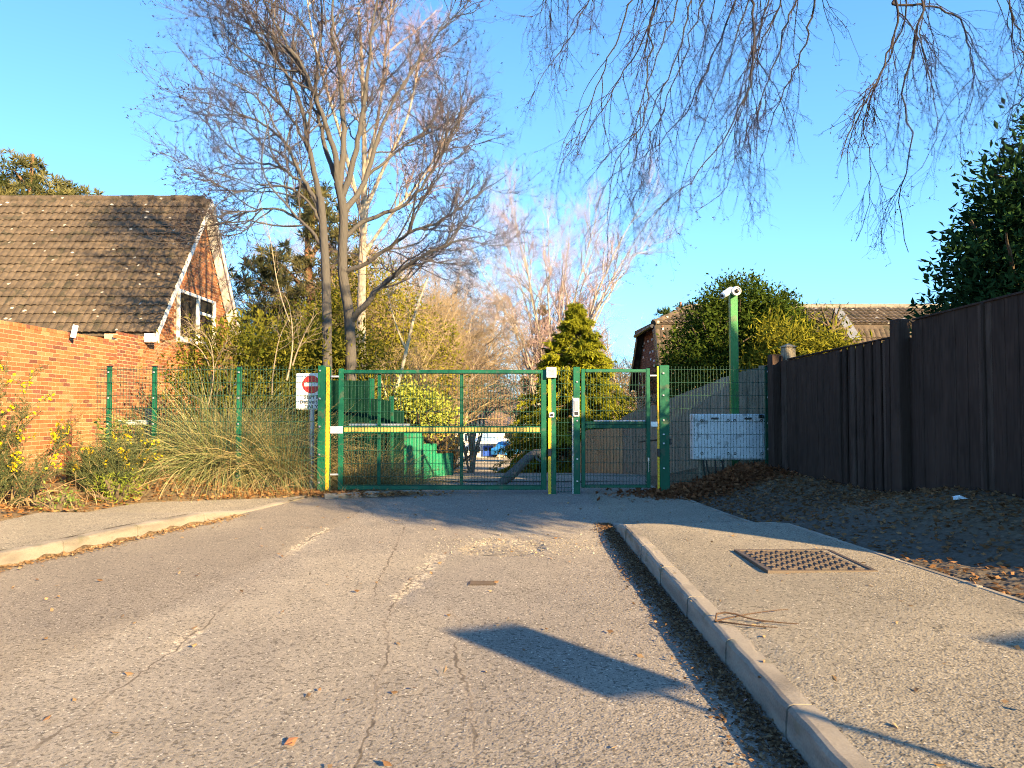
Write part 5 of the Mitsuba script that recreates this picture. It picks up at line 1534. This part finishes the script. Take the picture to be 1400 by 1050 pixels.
for pts, r in (([(1.185, 4.52, .15), (1.22, 4.58, .185), (1.28, 4.56, .19), (1.40, 4.48, .172), (1.62, 4.38, .175)], .0045), ([(1.185, 4.52, .15), (1.27, 4.54, .165), (1.42, 4.60, .175), (1.66, 4.66, .185)], .0035), ([(1.20, 4.50, .155), (1.28, 4.42, .165), (1.38, 4.36, .168), (1.48, 4.32, .172)], .004), ([(1.4, 4.48, .172), (1.46, 4.42, .176), (1.5, 4.44, .18)], .002)):
    tw.tube(polyline(np.array(pts) + [0, 0, .036], 10), np.linspace(r * 1.5, r * .7, 10), 5, (.10, .065, .045))
part(t, 'stem', tw.done('matte', True))


def litter(key, label, n, xy, zf, ca, cb, size, seed, lift=.02, kind='stuff', flat=.8):
    g = rng(seed)
    X, Y = xy(g, n)
    p = np.stack([X, Y, zf(X, Y) + g.uniform(.002, lift, len(X))], 1)
    d = g.normal(size=(len(X), 3)) * [1, 1, 1 - flat]
    v, f, c = leaves(g, p, size, lerp_c(g, len(X), ca, cb) * g.uniform(.6, 1.25, (len(X), 1)), .6, nrm=np.broadcast_to([0, 0, 1.0], p.shape), spread=.0, axis=d)
    put(numbered(key), MB().add(v, f, c).done('leaf'), label, kind)


def heap(X, Y):
    return land(X, Y) + .11 * np.exp(-((X - 3.25) / .75) ** 2 - ((Y - 11.72) / .38) ** 2)


def scat(x0, x1, y0, y1, keep):
    def fn(g, n):
        X, Y = g.uniform(x0, x1, n), g.uniform(y0, y1, n)
        k = keep(X, Y, g)
        return X[k], Y[k]
    return fn


# the heap itself, then leaves
xs, ys = np.linspace(2.2, 4.3, 60), np.linspace(10.8, 12.4, 50)
put('leaf_mound', mikit.ply(grid(xs, ys, lambda X, Y: heap(X, Y) - .004 - .03 * ((X < 2.3) | (Y < 10.9))), 'soil', smooth=True), kind='structure', label='earth under the heap of leaves at the foot of the right mesh panel')
litter('leaf_heap', 'heap of brown fallen leaves at the foot of the right mesh panel', 9000, lambda g, n: (lambda x, y: (x[y > 10.6], y[y > 10.6]))(3.2 + g.normal(size=n) * .62, 11.7 + g.normal(size=n) * .36), heap, (.13, .052, .025), (.30, .13, .06), .075, 141, .06, flat=.6)
litter('fallen_leaves', 'brown fallen leaves scattered over the shaded right verge', 22000, scat(2.4, 6.0, 3.0, 11.8, lambda X, Y, g: (X > verge_x(Y) + .02) & (X < fence_x(Y)) & (g.uniform(0, 1, len(X)) < .30 + .70 * ss(1.3, .1, fence_x(Y) - X) + .4 * ss(8, 11, Y))), land, (.13, .07, .035), (.30, .165, .08), .055, 142, .03)
litter('fallen_leaves', 'rust coloured fallen leaves along the left verge under the gorse and the pampas grass', 22000, scat(-9.0, -2.9, 7.0, 12.8, lambda X, Y, g: (X < LVX(np.clip(Y, -20, 12)) + .04 - .12 * g.normal(size=len(X)) ** 2) & (g.uniform(0, 1, len(X)) < .35 + .65 * ss(-6.5, -3.5, X))), land, (.20, .085, .03), (.46, .26, .11), .065, 143, .05)
litter('gutter_leaves', 'dark leaves and grit lying in the gutter along the right kerb', 9000, lambda g, n: (lambda y: (1.15 - np.abs(g.normal(size=n)) * .09 - .03 * g.uniform(size=n), y))(g.uniform(2.2, 9.0, n)), lambda X, Y: BASE(Y) + .010, (.07, .042, .026), (.28, .17, .09), .023, 144, .010)  # tones start darker than in the other leaf litter
litter('gutter_leaves', 'pale leaf crumbs along the foot of the left kerb', 1500, lambda g, n: (lambda y: (LKX(y) + .02 + np.abs(g.normal(size=n)) * .09, y))(g.uniform(5.5, 9.6, n)), lambda X, Y: BASE(Y) + .012, (.24, .13, .06), (.46, .32, .18), .035, 145, .012)
litter('gutter_leaves', 'drift of orange brown leaves at the broken kerb stones under the vehicle gate', 1500, lambda g, n: (-2.3 + g.normal(size=n) * .55, 11.62 + g.normal(size=n) * .14), lambda X, Y: BASE(Y) + .02, (.16, .08, .035), (.40, .22, .10), .055, 146, .05)
litter('loose_leaves', 'stray leaves blown about the road and the right footway', 260, scat(-4, 3, 2.5, 11.5, lambda X, Y, g: (X > LKX(np.clip(Y, -20, 12)) + .1)), lambda X, Y: np.where(X > 1.15, walk_z(X, Y), BASE(Y) + .008), (.22, .12, .06), (.42, .28, .15), .042, 147, .012)
litter('grit', 'pale grit and chips crumbling from the broken road patch', 1400, lambda g, n: (PATCH[0] + .1 + g.normal(size=n) * .45, PATCH[1] + .05 + g.normal(size=n) * .30), lambda X, Y: BASE(Y) + .002, (.38, .31, .22), (.62, .53, .40), .018, 148, .008)
# bigger single leaves and scraps that can be told apart
for i, (px, py, s, c, lab) in enumerate(((985, 952, .07, (.40, .24, .13), 'pale brown dead leaf on the road by the tip of the sign shadow'), (388, 1020, .05, (.42, .20, .11), 'orange dead leaf alone on the road near the bottom of the picture'), (1010, 962, .06, (.36, .26, .24), 'greyish curled leaf beside the kerb gutter'))):
    x, y = flat_xy(px, py)
    t = thing('dead_leaf', lab, 'leaf')
    part(t, 'blade', MB().add(*leaves(rng(i), np.array([[x, y, float(BASE(y)) + .006]] * 2), s, np.array([c, np.array(c) * .8]), .7, nrm=np.array([[0, 0, 1.0]] * 2), spread=.3, axis=np.array([[1, .3, .04], [.6, .7, .06]]))).done('leaf'))
t = thing('litter_scrap', 'pale flattened scrap of packaging on the right verge near the fence', 'litter')
x, y = 4.35, 7.6
m = trimesh.convex.convex_hull(np.array([[0, 0, 0], [.16, .03, .01], [.17, .09, .0], [.02, .07, .025], [.08, .04, .045]]) + [x, y, float(land(x, y)) + .015])
part(t, 'scrap', mikit.ply(m, 'cabinet_paint'))
g = rng(151)
mb = MB()
for _ in range(420):
    x0 = g.uniform(-9, -3.2)
    y0 = g.uniform(9.5, 12.6)
    if x0 < LVX(min(y0, 12)) - .1:
        a = g.uniform(0, 6.3)
        z0 = float(land(x0, y0)) + .02
        L = g.uniform(.15, .6)
        mb.tube(polyline([(x0, y0, z0), (x0 + L * .5 * math.cos(a), y0 + L * .5 * math.sin(a), z0 + L * g.uniform(.1, .7)), (x0 + L * math.cos(a), y0 + L * math.sin(a), z0 + L * g.uniform(.0, .9))], 5), np.linspace(.005, .002, 5), 4, np.array([.36, .25, .14]) * g.uniform(.6, 1.2))
put('dead_brush', mb.done('matte'), 'tangle of dry twigs and bracken along the left verge', 'stuff')

# ------------------------------------------------------------------ the school, the far wood, things beyond the gate
SYD = 88.0
t = thing('school_building', 'white flat roofed school block with blue doors far down the drive', 'building')


def far(px0, px1, py0, py1, Y, d, name, mat, label=None, holder=None):
    a, b = at(px0, py1, Y), at(px1, py0, Y)
    return part(holder or t, name, mikit.ply(cham(a[0], b[0], Y, Y + d, a[2], b[2], .02), mat), label)


far(618, 690, 588.5, 626, SYD, 6, 'wall', 'render_white')
far(616, 740, 585.5, 588.4, SYD - .4, 7, 'roof_edge', 'render_white')
w = far(636.5, 646, 593, 602.5, SYD - .08, .07, 'window', 'dark_glass')
far(638.3, 644.3, 594.5, 601.5, SYD - .12, .03, 'frame', 'canvas_blue', holder=w)
far(634, 656, 611, 619, SYD - .08, .07, 'window', 'dark_glass')
for px in (637, 641, 645, 649, 653):
    far(px - .5, px + .5, 611, 619, SYD - .2, .06, 'glazing_bar', 'render_white')
dd = far(660.5, 674, 609.5, 623.5, SYD - .3, .2, 'door', 'blue_paint', 'blue double doors')
for a, b in ((662.5, 666), (668.5, 672)):
    far(a, b, 611.5, 616, SYD - .36, .04, 'pane', 'dark_glass', holder=dd)
far(674.5, 689, 606, 625, SYD - 1.0, .9, 'porch_wall', 'render_beige')
far(690.5, 745, 590, 604, SYD + 4, 5, 'upper_wall', 'render_beige')
for px in (696, 708, 720, 732):
    far(px, px + 8, 592, 600, SYD + 3.9, .08, 'window', 'dark_glass')
far(655, 700, 600.5, 602.5, SYD - 3, 3, 'canopy', 'render_white')
t = thing('gazebo', 'pale blue pyramid gazebo beside the school building', 'tent')
a = at(665, 590.5, SYD - 6)
q = np.array([a, a + [-1.5, -1.3, -.95], a + [1.5, -1.3, -.95], a + [1.5, 1.3, -.95], a + [-1.5, 1.3, -.95]])
part(t, 'canopy', mikit.ply((q, [[0, 1, 2], [0, 2, 3], [0, 3, 4], [0, 4, 1]]), 'canvas_blue'))
part(t, 'valance', mikit.ply(cham(a[0] - 1.5, a[0] + 1.5, a[1] - 1.3, a[1] + 1.3, a[2] - 1.2, a[2] - .952, .02), 'render_white'))
for sx in (-1.42, 1.42):
    for sy in (-1.25, 1.25):
        part(t, 'leg', mikit.ply(rod(a + [sx, sy, -3.4], a + [sx, sy, -1.2], .04, 8), 'steel'))
t = thing('parked_car', 'blue car parked in the shade beside the school building', 'car')
a = at(695, 623, SYD - 14)
prof = np.array([[-2.0, .30], [-2.05, .62], [-1.9, .86], [-1.1, .98], [-.55, 1.42], [.75, 1.45], [1.45, 1.02], [2.0, .92], [2.08, .6], [2.0, .30]])
from shapely.geometry import Polygon
m = trimesh.creation.extrude_polygon(Polygon(prof), 1.6, engine='earcut')
R = trimesh.transformations.rotation_matrix(math.radians(62), [0, 0, 1]) @ trimesh.transformations.rotation_matrix(np.pi / 2, [1, 0, 0])
m.apply_translation([0, 0, -.8])
m.apply_transform(R)
m.apply_translation([a[0], a[1], a[2] - .1])
part(t, 'body', mikit.ply(m, 'car_paint', smooth=30))
m = trimesh.creation.extrude_polygon(Polygon([[-1.0, 1.0], [-.52, 1.36], [.72, 1.39], [1.3, 1.03]]), 1.63, engine='earcut')
m.apply_translation([0, 0, -.815])
m.apply_transform(R)
m.apply_translation([a[0], a[1], a[2] - .1])
part(t, 'window', mikit.ply(m, 'dark_glass'))
for sx in (-1.3, 1.3):
    for sy in (-.76, .76):
        m = trimesh.creation.cylinder(.31, .2, sections=20)
        m.apply_translation([sx, .31, sy])
        m.apply_transform(R)
        m.apply_translation([a[0], a[1], a[2] - .1])
        part(t, 'wheel', mikit.ply(m, 'black_plastic', smooth=40))
# the far wood: reads as one mass
g = rng(161)
mb = MB()
n = 230
X = g.uniform(-40, 60, n)
Y = g.uniform(98, 190, n)
base = np.stack([X, Y, BASE(Y) - .3], 1)
H = g.uniform(6, 11.5, n)
q = walk(g, base, np.tile([0, 0, 1.0], (n, 1)), H, 6, .06, .1)
mb.add(*tubes(q, np.linspace(.16, .03, 7)[None].repeat(n, 0), 5), (.24, .17, .12))
p, d, tt, par = spawn(g, q, 16, .25, 1, (.4, .9))
q2 = walk(g, p, d, 2.2 * g.uniform(.5, 1.2, len(p)), 4, .15, .1)
mb.add(*tubes(q2, np.linspace(.05, .02, 5)[None].repeat(len(p), 0), 3), (.25, .17, .13))
p, d, tt, par = spawn(g, q2, 5, .2, 1, (.4, .9))
q3 = walk(g, p, d, 1.0 * g.uniform(.5, 1.2, len(p)), 2, .15, .1)
v, f = tubes(q3, np.linspace(.03, .018, 3)[None].repeat(len(p), 0), 3)
mb.add(v, f, np.repeat(lerp_c(g, len(p), (.20, .12, .10), (.32, .21, .15)), 9, 0))
put('far_wood', mb.done('matte'), 'far off brown leafless wood beyond the school', 'stuff')
t = thing('ivy_bank', 'brown and green bank of brambles above the bend of the drive', 'bush')
g = rng(162)
mb = MB()
for c, r in (((-6.3, 52, -1.6), (1.9, 3, 1.1)), ((-9.5, 58, -1.2), (3.0, 3, 1.6)), ((-4.0, 40, -.6), (1.2, 2.5, 1.0)), ((-3.4, 32, .1), (.9, 2.5, 1.2))):
    p, d = clumps(g, c, r, 260, 26, .25)
    mb.add(*leaves(g, p, .13, lerp_c(g, len(p), (.15, .10, .04), (.30, .22, .07)), .5))
part(t, 'foliage', mb.done('leaf'), kind='stuff')

# ------------------------------------------------------------------ road signs behind the camera, whose shadows fall into the picture
for x, y, z0, w, h, yaw, lab in ((4.30, -.55, 1.93, .50, .50, math.atan2(.33, .94), 'road sign on a grey pole standing out of view behind the camera'), (6.95, -.95, 1.95, .5, .5, math.atan2(.33, .94), 'second grey poled road sign out of view, farther right behind the camera')):
    t = thing('road_sign', lab, 'sign')
    m = sheet(-w / 2, w / 2, -.03, -.026, z0, z0 + h, .03)
    M = trimesh.transformations.translation_matrix([x, y, 0]) @ trimesh.transformations.rotation_matrix(yaw, [0, 0, 1])
    m.apply_transform(M)
    part(t, 'plate', mikit.ply(m, 'sign_white'))
    part(t, 'pole', mikit.ply(rod((x, y, -.1), (x, y, z0 + h - .03), .026), 'galvanised', smooth=40))
